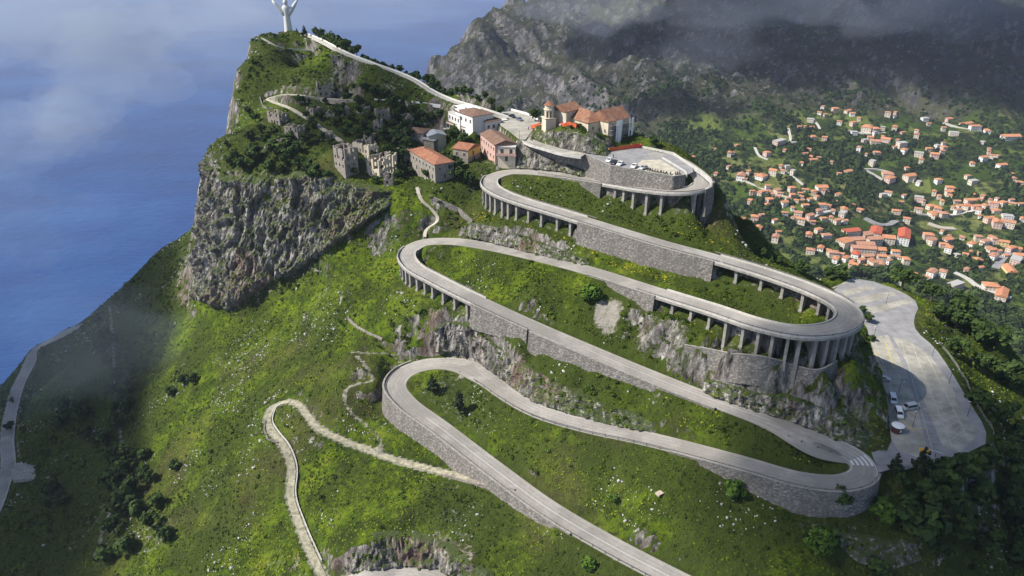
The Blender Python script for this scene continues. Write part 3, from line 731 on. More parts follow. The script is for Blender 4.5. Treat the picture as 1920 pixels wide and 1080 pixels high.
for a, b in (((1690,640),(1748,842)), ((1712,650),(1785,838)), ((1640,640),(1684,760)), ((1738,668),(1812,815))):
    s = stripe(a, b, 0.16, ZL + 0.036, None); mb.add(s.v, s.f)
for t in np.linspace(.06, .94, 15):
    for (a0, a1), (b0, b1) in ((((1690,640),(1748,842)), ((1712,650),(1785,838))), (((1712,650),(1785,838)), ((1738,668),(1812,815)))):
        A_ = (a0[0] + (a1[0] - a0[0]) * t, a0[1] + (a1[1] - a0[1]) * t); B_ = (b0[0] + (b1[0] - b0[0]) * t, b0[1] + (b1[1] - b0[1]) * t)
        s = stripe(A_, B_, 0.11, ZL + 0.033, None); mb.add(s.v, s.f)
M['faint_line'] = plain('faded_paint', (0.46, 0.44, 0.38), 0.9, var=0.3, scale=1.5)
tag(mb.build('bay_lines', M['faint_line']), kind='structure')
def edge_line(a, b, offv, name, w=0.14):
    k = (RI >= a) & (RI <= b)
    c = RC[k] + RL[k] * offv
    t, l = frame_of(c)
    V = np.stack([c - l * w / 2, c + l * w / 2], 1) + np.array([0, 0, 0.012])
    tag(link(name, np_mesh(name, V.reshape(-1, 3), grid_faces(2, len(c)), False), M['white_line']), kind='structure')
edge_line(42.6, 47.5, W / 2 - 0.3, 'white_edge_line'); edge_line(43.6, 46.6, -W / 2 + 0.35, 'white_edge_line')
edge_line(60.6, 66, 0.0, 'white_centre_line', 0.12); edge_line(39, 42.5, 0.0, 'white_centre_line', 0.10)
# the dark tyre-burnt patch on the wide bend
M['burnt'] = plain('tyre_burnt_asphalt', (0.15, 0.14, 0.13), 0.9, var=0.5, scale=0.5)
k = np.where((RI >= 43.55) & (RI <= 44.5))[0]
u_ = np.linspace(0, 1, len(k)); wd_ = 1.3 * np.sin(np.pi * u_) ** .6 * (1 + .12 * np.sin(u_ * 9))
V = np.stack([RC[k] + RL[k] * (-3.6 + .6 * u_ + s_ * wd_)[:, None] + np.array([0, 0, .014]) for s_ in (-1, 1)], 1)
tag(link('burnt_patch', np_mesh('burnt_patch', V.reshape(-1, 3), grid_faces(2, len(k)), False), M['burnt']), kind='structure')

# ================================================================== retaining walls, parapets, viaducts
def at_ix(a, b): return np.where((RI >= a) & (RI <= b))[0]
def wall_strip(name, c, hts, mat, out=1, thick=0.5, top=0.45, batter=0.10, label=None, coping=True, base=1.6):
    # C: the edge of the road; OUT +1: the wall faces left of the way; HTS metres down from it
    t, l = frame_of(c)
    l = l * out
    up = np.array([0, 0, 1.0])
    k = 6
    rows = [c - l * 0.0 + up * top, c + l * thick + up * top]
    for j in range(1, k + 1):
        z = (hts + base) * j / k
        rows.append(c + l * (thick + batter * z)[:, None] - up * z[:, None] + l * (0.10 * fbm(c[:, 0] / 2, c[:, 1] / 2, z / 2, 2))[:, None])
    rows.append(c - l * 0.0 - up * (hts + base)[:, None])
    V = np.stack(rows, 1)
    nr = V.shape[1]
    fcs = grid_faces(nr, len(c))
    i0 = np.arange(len(c)) * nr
    back = np.stack([i0[:-1] + nr - 1, i0[:-1], i0[1:], i0[1:] + nr - 1], 1)
    fcs = np.concatenate([fcs, back])
    if out < 0: fcs = fcs[:, ::-1]
    me = np_mesh(name, V.reshape(-1, 3), fcs, False)
    mb = bpy.data.meshes.new(name)
    o = link(name, me, mat)
    if label: tag(o, label, 'wall')
    # close the ends
    import bmesh
    bm = bmesh.new(); bm.from_mesh(me); bmesh.ops.holes_fill(bm, edges=[e for e in bm.edges if e.is_boundary], sides=60); bm.to_mesh(me); bm.free()
    if coping:
        cv = np.stack([c - l * 0.04 + up * (top + 0.003), c - l * 0.04 + up * (top + 0.15), c + l * (thick + 0.06) + up * (top + 0.15), c + l * (thick + 0.06) + up * (top + 0.003)], 1)
        f2 = grid_faces(4, len(c))
        f2 = f2 if out > 0 else f2[:, ::-1]
        link('coping', np_mesh('coping', cv.reshape(-1, 3), f2, False), M['concrete'], o)
    return o
def road_wall(a, b, s, mat, label, **k):
    i = at_ix(a, b)
    wd = (ww_l if s > 0 else ww_r)[i]
    hts = np.maximum(0.6, (HL if s > 0 else HR)[i])
    return wall_strip('retaining_wall', RC[i] + RL[i] * (s * (wd + 0.003))[:, None], hts, M[mat], s, label=label, **k)
road_wall(3.1, 4.0, 1, 'dark_stone', 'dark concrete abutment wall under the topmost outer bend')
road_wall(7.2, 8.6, 1, 'dark_stone', 'short grey abutment wall at left end of the topmost viaduct')
road_wall(16.35, 19.1, -1, 'stone', 'long tall grey masonry wall between the two viaducts of the second stretch')
road_wall(27.9, 28.9, 1, 'stone', 'grey wedge of masonry wall at left end of the viaduct with tallest piers')
road_wall(36.95, 38.0, -1, 'stone', 'grey masonry wall right after the viaduct of the left middle bend')
road_wall(38.003, 41.5, -1, 'stone', 'rounded pale masonry wall bulging out below the fourth stretch of road', thick=0.9, batter=0.16)
road_wall(45.75, 50.4, 1, 'stone', 'high curved masonry wall carrying the lowest right-hand bend')
road_wall(57.6, 63.5, -1, 'stone', 'curved masonry wall carrying the lowest left-hand bend and its descent')
# the low stone wall at the feet of the tallest piers
c = px_path([(1282,662),(1330,668),(1380,678),(1430,690),(1480,704),(1530,708),(1565,690)], 1, 20)
c[:, 2] += 1.5
wall_strip('retaining_wall', c, np.full(len(c), 7.5), M['stone'], -1, top=1.0, label='rough low stone wall at the feet of the tallest viaduct piers')
# piazza wall, in its kinked course
pz = [P(x, y, PZ_DROP) for x, y in ((976,266),(1035,278),(1096,290),(1146,313),(1205,323),(1262,333),(1284,330))]
c = np.concatenate([np.linspace(a, b, max(3, int(np.linalg.norm(b - a)))) for a, b in zip(pz, pz[1:])])
hz = np.array([max(1.0, p[2] - float(ground(p[0] + 0.4, p[1] - 1.6)) - 0.6) for p in c])
for _ in range(5): hz[1:-1] = np.maximum(hz[1:-1], (hz[:-2] + hz[2:]) / 2)
wall_strip('retaining_wall', c, hz, M['stone'], -1, batter=0.06, top=0.6, label='long kinked grey wall holding up the hilltop car park')
def low_wall(px, drop, label, h=0.9, th=0.4, mat='pale_concrete', name='parapet_wall', cat='wall', follow=False):
    q = [hit(x, y) if follow else P(x, y, drop) for x, y in px]
    c = np.concatenate([np.linspace(a, b, max(3, int(np.linalg.norm(b - a)))) for a, b in zip(q, q[1:])])
    c = c[np.concatenate([[True], np.linalg.norm(np.diff(c, axis=0), axis=1) > 1e-4])]
    return wall_strip(name, c, np.full(len(c), 0.3), M[mat], 1, thick=th, top=h, batter=0.0, label=label, coping=False, base=0.5)
low_wall([(1196,276),(1230,283),(1262,290),(1290,309),(1312,323),(1330,338),(1334,347)], 86.2, 'pale parapet along the outer rim of the hilltop car park')
low_wall([(1241,297),(1262,309),(1284,323),(1287,329)], PZ_DROP, 'low pale kerb wall dividing the gravel car park from the lane', h=0.6)
def parapet(a, b, s, parent=None, label=None, h=0.55, mat='pale_concrete'):
    i = at_ix(a, b)
    wd = (ww_l if s > 0 else ww_r)[i]
    c = RC[i] + RL[i] * (s * (wd - 0.30))[:, None]
    l = RL[i] * s; up = np.array([0, 0, 1.0])
    V = np.stack([c + up * 0.0, c + up * h, c + l * 0.28 + up * h, c + l * 0.28 + up * 0.0], 1)
    fcs = grid_faces(4, len(c)); fcs = fcs if s > 0 else fcs[:, ::-1]
    o = link('parapet', np_mesh('parapet', V.reshape(-1, 3), fcs, False), M[mat], parent)
    if label: o.name = 'road_parapet'; tag(o, label, 'parapet')
    return o
post_me = MB().box(-.07, .07, -.07, .07, 0, 1.0).mesh('post'); post_me.materials.append(M['dark_post'])
def guard_rail(a, b, s, label, step=4, inset=0.16, h0=0.0, parent=None):
    i = at_ix(a, b)
    wd = (ww_l if s > 0 else ww_r)[i]
    c = RC[i] + RL[i] * (s * (wd - inset))[:, None]
    up = np.array([0, 0, 1.0]); l = RL[i] * s
    r = empty('guard_rail', c[0], 0, label, 'guard rail') if parent is None else parent
    o = c[0] if parent is None else np.zeros(3)
    V = np.stack([c - l * .05 + up * (h0 + 0.62), c - l * .05 + up * (h0 + 0.94), c + l * .05 + up * (h0 + 0.94), c + l * .05 + up * (h0 + 0.62)], 1) - o
    fcs = grid_faces(4, len(c)); i0 = np.arange(len(c)) * 4
    fcs = np.concatenate([fcs, np.stack([i0[:-1] + 3, i0[:-1], i0[1:], i0[1:] + 3], 1)])
    link('rail', np_mesh('rail', V.reshape(-1, 3), fcs, False), M['rust_rail'], r)
    acc = 0.0
    for k in range(1, len(c)):
        acc += np.linalg.norm(c[k] - c[k - 1])
        if acc >= step:
            acc = 0.0
            p = bpy.data.objects.new('post', post_me); col.objects.link(p); p.parent = r
            p.location = c[k] + up * h0 - o
    return r
pier_id = 0
def viaduct(a, b, label, piers, foot=True, left=(None, None), right=(None, None)):
    i = at_ix(a, b)
    o = empty('viaduct', (0, 0, 0), 0, label, 'viaduct', 'viaducts carrying the hairpin road')
    c, l = RC[i], RL[i]
    up = np.array([0, 0, 1.0])
    L_, R_ = ww_l[i][:, None], ww_r[i][:, None]
    rows = [c + l * (L_ + .02) - up * .03, c + l * (L_ + .22) - up * .03, c + l * (L_ + .22) - up * .75, c + l * (L_ - .9) - up * 1.05, c - l * (R_ - .9) - up * 1.05, c - l * (R_ + .22) - up * .75, c - l * (R_ + .22) - up * .03, c - l * (R_ + .02) - up * .03]
    link('deck', np_mesh('deck', np.stack(rows, 1).reshape(-1, 3), grid_faces(8, len(c))[:, ::-1], False), M['concrete'], o)
    parapet(*(left if left[0] else (a, b)), 1, o); parapet(*(right if right[0] else (a, b)), -1, o)
    for ix, ang in piers:
        k = int(np.argmin(abs(RI - ix)))
        p = RC[k]; t = RT[k]; n_ = RL[k]
        gz = min(float(ground(*(p[:2] + n_[:2] * q))) for q in (-2.6, 0, 2.6))
        T = Matrix.Translation(Vector(p)) @ Matrix(((t[0], n_[0], 0, 0), (t[1], n_[1], 0, 0), (0, 0, 1, 0), (0, 0, 0, 1)))
        hgt = max(1.5, p[2] - gz)
        pr = MB().box(-.46, .46, -W / 2 + .75, W / 2 - .75, -hgt - .2, -1.04, T=T).box(-.5, .5, -W / 2 + .35, W / 2 - .35, -1.5, -1.043, T=T).build('pier', M['concrete'], o)
        if foot: MB().box(-.6, .6, -W / 2 + .4, W / 2 - .4, -hgt - 1.6, -hgt + .6, T=T).build('footing', M['concrete'], pr)
    return o
sp = lambda a, b, n: [(x, 0) for x in np.linspace(a, b, n)]
V1 = viaduct(3.6, 7.25, 'topmost viaduct on six tall piers under the hilltop car park', [(4.25, 0), (5.35, 0), (5.75, 0), (6.05, 0), (6.4, 0), (6.75, 0)], right=(3.6, 7.0))
V2 = viaduct(11.9, 16.4, 'long viaduct on closely set piers at the upper left bend', sp(12.4, 16.2, 13))
V3 = viaduct(19.05, 27.95, 'largest viaduct wrapping the right bend on the tallest piers', sp(19.5, 22.6, 8) + sp(22.95, 27.65, 15))
V4 = viaduct(33.6, 37.0, 'viaduct on slim piers at the left middle bend above the meadow', sp(33.9, 36.8, 12))
guard_rail(4.0, 9.5, 1, 'grey guard rail on the outer edge of the topmost viaduct', h0=0.1)
guard_rail(12.2, 19.2, -1, 'grey guard rail along the camera side of the second stretch of road', h0=0.1)
guard_rail(19.2, 21.8, -1, 'short grey guard rail above the pier openings left of the right bend', h0=0.1)
guard_rail(22.2, 28.2, 1, 'grey guard rail round the outside of the largest viaduct bend', h0=0.1)
guard_rail(33.8, 38.0, -1, 'grey guard rail round the outside of the left middle bend', h0=0.1)
guard_rail(45.8, 55.0, 1, 'grey guard rail on the outer edge of the fifth stretch and its bend')
guard_rail(58.0, 66.0, -1, 'grey guard rail on the lower edge of the lowest stretch of road')
guard_rail(14.0, 16.6, 1, 'grey guard rail on the grassy inner edge of the second stretch', h0=0.1)
guard_rail(18.9, 22.0, 1, 'grey guard rail on the uphill edge leading into the largest viaduct', h0=0.1)
guard_rail(34.6, 37.0, 1, 'grey guard rail on the inner edge of the left middle bend', h0=0.1)

# ================================================================== rock faces
def resample(pts, n):
    pts = np.array(pts); s = np.concatenate([[0], np.cumsum(np.linalg.norm(np.diff(pts, axis=0), axis=1))])
    u = np.linspace(0, s[-1], n)
    return np.stack([np.interp(u, s, pts[:, k]) for k in range(3)], 1)
LEDGE = []
def cliff(top, bot, A=2.2, off=0.2, res=0.7, vs=2.6, seed=0, sx=7.0):
    L = max(np.linalg.norm(np.diff(top, axis=0), axis=1).sum(), np.linalg.norm(np.diff(bot, axis=0), axis=1).sum())
    n = int(L / res)
    a, b = resample(top, n), resample(bot, n)
    m = max(8, int(np.max(np.linalg.norm(a - b, axis=1)) / res))
    v = np.linspace(-0.06, 1.06, m)[:, None, None]
    G = a[None] * (1 - v) + b[None] * v
    t = np.gradient((a + b) / 2, axis=0); t[:, 2] = 0
    for _ in range(8): t[1:-1] = (t[:-2] + t[1:-1] + t[2:]) / 3
    t /= np.linalg.norm(t, axis=1)[:, None]
    nn = np.stack([t[:, 1], -t[:, 0], np.full(len(t), 0.25)], 1)
    x, y, z = G[..., 0], G[..., 1], G[..., 2]
    wx, wy = x + 2.5 * fbm(x / 12, y / 12, z / 12 + seed, 2), y + 2.5 * fbm(x / 12 + 9, y / 12, z / 12 + seed, 2)
    q = ridged(wx / sx, wy / sx, z / (sx * vs), 5) * 0.8 + 0.5 * ridged(wx / (sx * 2.6), wy / (sx * 2.6), z / (sx * 4) + 4, 3)
    q = q + 0.22 * fbm(x / 1.6, y / 1.6, z / 4.5, 3)
    vv = np.linspace(0, 1, m)[:, None]; uu = np.linspace(0, 1, n)[None]
    ends = sstep(0, 0.05, uu) * sstep(0, 0.05, 1 - uu)
    edge = sstep(0, 0.10, vv) * sstep(0, 0.10, 1 - vv)
    d = (off + A * (q - 0.25)) * edge * ends - 1.2 * (1 - edge * ends)
    G = G + nn[None] * d[..., None]
    up_ = np.cross(np.gradient(G, axis=1), np.gradient(G, axis=0)); up_ /= np.linalg.norm(up_, axis=-1, keepdims=True) + 1e-9
    k_ = (RNG.uniform(0, 1, up_.shape[:2]) < 0.008 + 0.10 * sstep(.35, .75, np.abs(up_[..., 2])) * sstep(-.2, .3, fbm(x / 8, y / 8, z / 8, 2))) & (d > -.4)
    LEDGE.append(G[k_])
    me = np_mesh('cliff', G.reshape(-1, 3), grid_faces(n, m)[:, ::-1], False)
    return tag(link('cliff', me, M['rock']), kind='structure')
for a_, b_, s_, hs_ in ((12.25, 16.3, -1, HR), (33.8, 36.9, -1, HR), (4.5, 7.2, 1, HL), (25.4, 27.85, 1, HL), (19.3, 21.8, -1, HR)):   # the rock bank behind the piers
    k = np.where((RI >= a_) & (RI <= b_))[0]
    t_ = RC[k] - RL[k] * s_ * 1.6 - np.array([0, 0, 1.25]); b2 = RC[k] + RL[k] * s_ * 0.6 - np.stack([hs_[k] * 0, hs_[k] * 0, hs_[k] * .96 + .3], 1)
    if s_ > 0: t_, b2 = t_[::-1], b2[::-1]
    cliff(t_, b2, A=.9, off=.0, res=.6, sx=2.6, seed=a_)
for u in RNG.uniform(0, len(CLIFF_BOT) - 1.001, 260):
    i = int(u); q = np.array(C3(*CLIFF_BOT))
    q = q[i] * (1 - u + i) + q[i + 1] * (u - i) + RNG.normal(0, 2.2, 3) + np.array([0, -2.5, 0]); q[2] = float(NEAR.at(q[0], q[1])) + .3
    LEDGE.append(q[None])
H3 = lambda *a: np.array([hit(x, y) for x, y in a])
cliff(np.array(C3(*CLIFF_TOP)) + [0, 1.0, 0.5], np.array(C3(*CLIFF_BOT)), A=6.0, off=2.0, res=0.65, sx=7.5, vs=6.0)
for k, (a, b, A_) in enumerate((
    (((868,412),(930,428),(1000,450),(1080,478),(1110,488)), ((866,442),(930,457),(1000,475),(1080,494),(1110,498)), 1.8),
    (((785,632),(840,612),(892,617),(930,650),(1000,690),(1100,742),(1200,778),(1240,800)), ((800,662),(850,662),(892,674),(930,702),(1000,752),(1100,785),(1200,807),(1240,815)), 2.2),
    (((1310,712),(1340,716),(1400,732),(1500,748),(1575,765),(1625,800)), ((1310,728),(1340,744),(1400,767),(1500,797),(1570,825),(1635,850)), 2.2),
    (((992,250),(1010,243),(1060,245),(1100,259),(1130,268),(1142,276)), ((992,263),(1030,275),(1060,281),(1100,289),(1130,293),(1146,294)), 1.6),
    (((950,280),(1000,286),(1050,303),(1100,322)), ((950,316),(1000,318),(1050,322),(1100,333)), 1.8),
    (((640,1038),(700,1006),(760,1001),(820,1011),(880,1046),(930,1075)), ((640,1072),(700,1068),(755,1060),(820,1068),(890,1098),(940,1120)), 2.4),
    (((1565,655),(1600,625),(1618,640),(1625,690)), ((1570,740),(1620,735),(1640,745),(1655,790)), 2.2),
    (((1560,985),(1600,1000),(1660,1010),(1720,1015)), ((1560,1010),(1610,1055),(1665,1070),(1730,1050)), 1.0))):
    cliff(H3(*a), H3(*b), A=A_, off=0.5, res=0.6, sx=3.6, seed=k)

# ================================================================== boulders and rubble
def rock_proto(seed, sub=1):
    import bmesh
    bm = bmesh.new(); bmesh.ops.create_icosphere(bm, subdivisions=sub, radius=1)
    v = np.array([q.co[:] for q in bm.verts]); f = np.array([[q.index for q in p.verts] for p in bm.faces])
    bm.free()
    v = v * (1 + 0.45 * fbm(v[:, 0] * 1.1 + seed * 7, v[:, 1] * 1.1, v[:, 2] * 1.1, 2))[:, None] * np.array([1, 0.8, 0.75])
    return v, f
def scatter(name, protos, P_, S, rot, mat, tint=None, lean=None, smooth=False, label=None):
    Vs, Fs, Ts, base = [], [], [], 0
    kind = RNG.randint(0, len(protos), len(P_))
    for k, (v, f) in enumerate(protos):
        s = kind == k
        if not s.any(): continue
        c, sn = np.cos(rot[s]), np.sin(rot[s])
        sz = S[s]
        sz = sz if sz.ndim == 2 else np.stack([sz] * 3, 1)
        x, y, z = v[None, :, 0] * sz[:, :1], v[None, :, 1] * sz[:, 1:2], v[None, :, 2] * sz[:, 2:]
        o = np.stack([x * c[:, None] - y * sn[:, None], x * sn[:, None] + y * c[:, None], z], -1) + P_[s][:, None, :]
        nv = len(v)
        Vs.append(o.reshape(-1, 3)); Fs.append((f[None] + (np.arange(s.sum()) * nv)[:, None, None] + base).reshape(-1, f.shape[1]))
        base += o.shape[0] * nv
        if tint is not None: Ts.append((tint[s][:, None] + RNG.normal(0, 0.10, (s.sum(), nv // f.shape[1] if nv % f.shape[1] == 0 else nv)).repeat(f.shape[1] if nv % f.shape[1] == 0 else 1, 1)).ravel())
    me = np_mesh(name, np.concatenate(Vs), np.concatenate(Fs), smooth)
    if tint is not None: set_attr(me, 'tint', np.clip(np.concatenate(Ts), 0, 1))
    o = link(name, me, mat)
    if label is not False: tag(o, kind='stuff')
    return o
def pale_rock():
    m, nt, b = new_mat('pale_boulder')
    p = pos(nt); n1 = ntex(nt, p, 0.9, 6, 0.7)
    nt.links.new(ramp(nt, n1, [(0.3, (0.16, 0.15, 0.13)), (0.5, (0.40, 0.385, 0.35)), (0.7, (0.62, 0.60, 0.56))]), b.inputs['Base Color'])
    b.inputs['Roughness'].default_value = 0.95
    bump(nt, n1, 0.8, 0.3, b)
    return m
M['boulder'] = pale_rock()
def wild_at(x, y): 
    j = np.clip(((y - NEAR.y0) / NEAR.d).astype(int), 0, len(NEAR.y) - 1); i = np.clip(((x - NEAR.x0) / NEAR.d).astype(int), 0, len(NEAR.x) - 1)
    return wild[j, i], slope[j, i], dsp[j, i], nrm[j, i], dirt[j, i]
def hill_points(n, x0=-300, x1=285, y0=110, y1=520, wmin=0.6, smax=1.3):
    x, y = RNG.uniform(x0, x1, n), RNG.uniform(y0, y1, n)
    w, s, d, nn, di = wild_at(x, y)
    k = (w > wmin) & (s < smax) & (di < 0.35) & (np.abs(x) < 0.95 * y + 15)
    x, y, d, nn, s = x[k], y[k], d[k], nn[k], s[k]
    p = np.stack([x, y, NEAR.at(x, y)], 1) + nn * d[:, None]
    return p, s
def scrub_at(p):
    return scrub[np.clip(((p[:, 1] - NEAR.y0) / NEAR.d).astype(int), 0, len(NEAR.y) - 1), np.clip(((p[:, 0] - NEAR.x0) / NEAR.d).astype(int), 0, len(NEAR.x) - 1)]
rp = [rock_proto(k) for k in range(5)]
p, s = hill_points(110000, smax=1.8)
c = fbm(p[:, 0] / 26, p[:, 1] / 26, 7, 4) + 0.25 * s
c = c + 0.10 * (np.abs(p[:, 0] + 75) < 50) * (p[:, 1] < 300)
k = RNG.uniform(0, 1, len(p)) < sstep(0.30, 0.62, c) * 0.9
p = p[k]
sz = np.minimum(0.85, RNG.lognormal(-1.55, 0.5, len(p)))
scatter('scattered_limestone', rp, p + np.stack([p[:, 0] * 0, p[:, 0] * 0, sz * 0.15], 1), np.stack([sz, sz, sz * RNG.uniform(.7, 1.5, len(p))], 1), RNG.uniform(0, 6.28, len(p)), M['boulder'])

# ================================================================== scrub, bushes, trees
def leaf_proto(n, seed, dome=True, size=0.42, sq=(1, 1, 0.75), fill=0.35, up=0.3):
    r = np.random.RandomState(seed)
    d = r.normal(size=(n, 3)); d /= np.linalg.norm(d, axis=1)[:, None]
    if dome: d[:, 2] = np.abs(d[:, 2]) * 0.9
    rad = 1 - fill * r.uniform(0, 1, n) ** 1.3
    lump = 0.75 + 0.35 * fbm(d[:, 0] * 1.6 + seed, d[:, 1] * 1.6, d[:, 2] * 1.6, 2)
    c = d * (rad * lump)[:, None] * np.array(sq)
    nn = d + r.normal(0, 0.45, (n, 3)) + np.array([0, 0, up]); nn /= np.linalg.norm(nn, axis=1)[:, None]
    a = np.cross(nn, r.normal(size=(n, 3))); a /= np.linalg.norm(a, axis=1)[:, None]
    b = np.cross(nn, a)
    sa, sb = size * r.uniform(.6, 1.3, (n, 1)), size * r.uniform(.4, 0.9, (n, 1))
    q = np.stack([c + a * sa, c + b * sb, c - a * sa * 0.8, c - b * sb], 1)
    return q.reshape(-1, 3), np.arange(n * 4).reshape(n, 4)
tuft = [leaf_proto(8, k, size=0.5, sq=(1, 1, .6)) for k in range(6)]
p, s = hill_points(215000)
dist = p[:, 1]
k = RNG.uniform(0, 1, len(p)) < np.clip(260 / dist, 0.35, 1.0)
p = p[k]
cov = fbm(p[:, 0] / 20, p[:, 1] / 20, 2, 4)
sz = RNG.uniform(0.22, 0.58, len(p)) * (1 + 0.5 * sstep(-.1, .5, cov))
tn = 0.66 + 0.45 * fbm(p[:, 0] / 32, p[:, 1] / 32, 3, 4) + RNG.normal(0, 0.20, len(p)) - 0.2 * sstep(0.1, 0.5, cov) - 0.48 * scrub_at(p)  # tuft tone also paints in the sunlit west slope and dimmer banks
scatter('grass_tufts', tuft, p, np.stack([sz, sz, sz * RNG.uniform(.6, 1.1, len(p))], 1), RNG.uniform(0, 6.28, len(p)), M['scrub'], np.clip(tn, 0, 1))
bush = [leaf_proto(44, 20 + k, size=0.30, sq=(1, 1, .8)) for k in range(5)]
p, s = hill_points(95000, smax=2.6)
cov = fbm(p[:, 0] / 24, p[:, 1] / 24, 12, 4) + 0.22 * sstep(0.5, 1.2, s) + 0.18 * sstep(120, 180, p[:, 0]) + 0.16 * ((p[:, 1] > 335) & (p[:, 0] > -150)) + 0.10 * (p[:, 0] < -165)
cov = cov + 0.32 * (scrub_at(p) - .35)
k = RNG.uniform(0, 1, len(p)) < 0.11 + sstep(0.10, 0.6, cov) * 0.26 + 0.10 * (p[:, 0] < -165)
p = p[k]; cov = cov[k]
sz = RNG.uniform(0.4, 1.0, len(p)) * (1 + 0.9 * sstep(0.2, 0.6, cov))
scatter('low_bushes', bush, p, np.stack([sz, sz, sz * RNG.uniform(.6, 1.0, len(p))], 1), RNG.uniform(0, 6.28, len(p)), M['scrub'], np.clip(RNG.normal(0.22, 0.16, len(p)), 0, 1))
p = np.concatenate(LEDGE); sz = RNG.uniform(.35, 1.1, len(p))
scatter('cliff_shrubs', bush, p, np.stack([sz, sz, sz * RNG.uniform(.6, 1.0, len(p))], 1), RNG.uniform(0, 6.28, len(p)), M['scrub'], np.clip(RNG.normal(0.34, 0.2, len(p)), 0, 1))
pts = []                                # the yellow broom
for px, py, n_, r in ((1000,408,20,5),(1140,490,40,9),(1190,500,40,8),(1100,480,30,8),(1230,510,24,8),(1150,430,14,4),(905,410,20,5),(890,412,10,3),(570,1040,26,4),(566,1020,10,3),(1480,877,16,5),(735,492,14,3),(1100,312,16,6),(1125,330,14,6),(1155,428,12,6),(1320,590,18,7),(980,440,18,8),(1040,470,18,8),(1340,450,12,6),(1300,425,12,6)):
    q = hit(px, py)
    for _ in range(n_): pts.append(q[:2] + RNG.normal(0, r * 0.5, 2))
pts = np.array(pts); w_, s_, d_, n_, di = wild_at(pts[:, 0], pts[:, 1])
pts = pts[(w_ > 0.5)]
p = np.stack([pts[:, 0], pts[:, 1], NEAR.at(pts[:, 0], pts[:, 1])], 1)
sz = RNG.uniform(0.3, 0.75, len(p))
scatter('yellow_broom', [leaf_proto(26, 60 + k, size=0.3) for k in range(3)], p, sz, RNG.uniform(0, 6.28, len(p)), M['broom'], np.clip(RNG.normal(0.6, 0.22, len(p)), 0, 1))

def crown_mesh(kind, seed):
    r = np.random.RandomState(seed)
    parts = []
    if kind == 'pine':
        for i in range(26):
            h = r.uniform(0.15, 1.0); w_ = 0.62 * (1.12 - h) ** 0.75
            a = r.uniform(0, 6.28); q = np.array([math.cos(a) * w_ * r.uniform(.2, .9), math.sin(a) * w_ * r.uniform(.2, .9), 0.2 + 1.75 * h])
            parts.append((q, 0.30 * (1.25 - h), 30))
    elif kind == 'bush':
        for i in range(16):
            d = r.normal(size=3); d /= np.linalg.norm(d); d[2] = abs(d[2])
            parts.append((d * np.array([.62, .62, .75]) * r.uniform(.3, 1) + np.array([0, 0, .35]), r.uniform(.28, .45), 34))
    else:
        for i in range(20):
            d = r.normal(size=3); d /= np.linalg.norm(d)
            parts.append((d * np.array([.68, .68, .55]) * r.uniform(.35, 1) + np.array([0, 0, 1.15]), r.uniform(.26, .44), 34))
    Vs, Fs, T, b = [], [], [], 0
    for i, (q, rr, n_) in enumerate(parts):
        v, f = leaf_proto(n_, seed * 50 + i, dome=False, size=0.46, sq=(1, 1, .8))
        Vs.append(v * rr + q); Fs.append(f + b); b += len(v)
        T.append(np.clip((0.5 + r.normal(0, .17) + r.normal(0, .12, n_)).repeat(4), 0, 1))
    me = np_mesh('crown', np.concatenate(Vs), np.concatenate(Fs)); set_attr(me, 'tint', np.concatenate(T))
    return me
CROWN, TRUNK = {}, {}
for kd, mt in (('pine', 'pine'), ('leaf', 'leaf'), ('bright', 'bright_leaf'), ('bush', 'leaf')):
    CROWN[kd] = []
    for s_ in range(3):
        me = crown_mesh('bush' if kd == 'bright' else kd, 5 + s_ + len(CROWN) * 10); me.materials.append(M[mt]); CROWN[kd].append(me)
    hgt = {'pine': 1.6, 'leaf': 1.0, 'bright': .6, 'bush': .6}[kd]
    tb = MB().tube([(0, 0, -.25), (.02, 0, hgt * .5), (0, .03, hgt)], [.07, .055, .03], 7)
    for a in (0.5, 2.3, 4.4): tb.tube([(0, 0, hgt * .55), (.3 * math.cos(a), .3 * math.sin(a), hgt * .95)], [.035, .015], 5)
    me = tb.mesh('trunk'); me.materials.append(M['bark']); TRUNK[kd] = me
def tree(p, hgt, kd, name, label, group=None, cat='tree', wide=1.0):
    s_ = hgt / (1.95 if kd == 'pine' else 1.75 if kd == 'leaf' else 1.2)
    o = empty(name, p, random.uniform(0, 6.28), label, cat, group)
    o.scale = (s_ * wide * random.uniform(.9, 1.1), s_ * wide * random.uniform(.9, 1.1), s_)
    for nm, me in (('trunk', TRUNK[kd]), ('crown', random.choice(CROWN[kd]))):
        c = bpy.data.objects.new(nm, me); col.objects.link(c); c.parent = o
    return o
def px_tree(x, y, hp, kd, label, group=None, name=None, cat='tree', wide=1.0):
    q = hit(x, y); d = np.linalg.norm(q - [0, 0, H])
    return tree(q, hp * d / F, kd, name or {'pine': 'pine_tree', 'leaf': 'tree', 'bright': 'shrub', 'bush': 'shrub'}[kd], label, group, cat, wide)
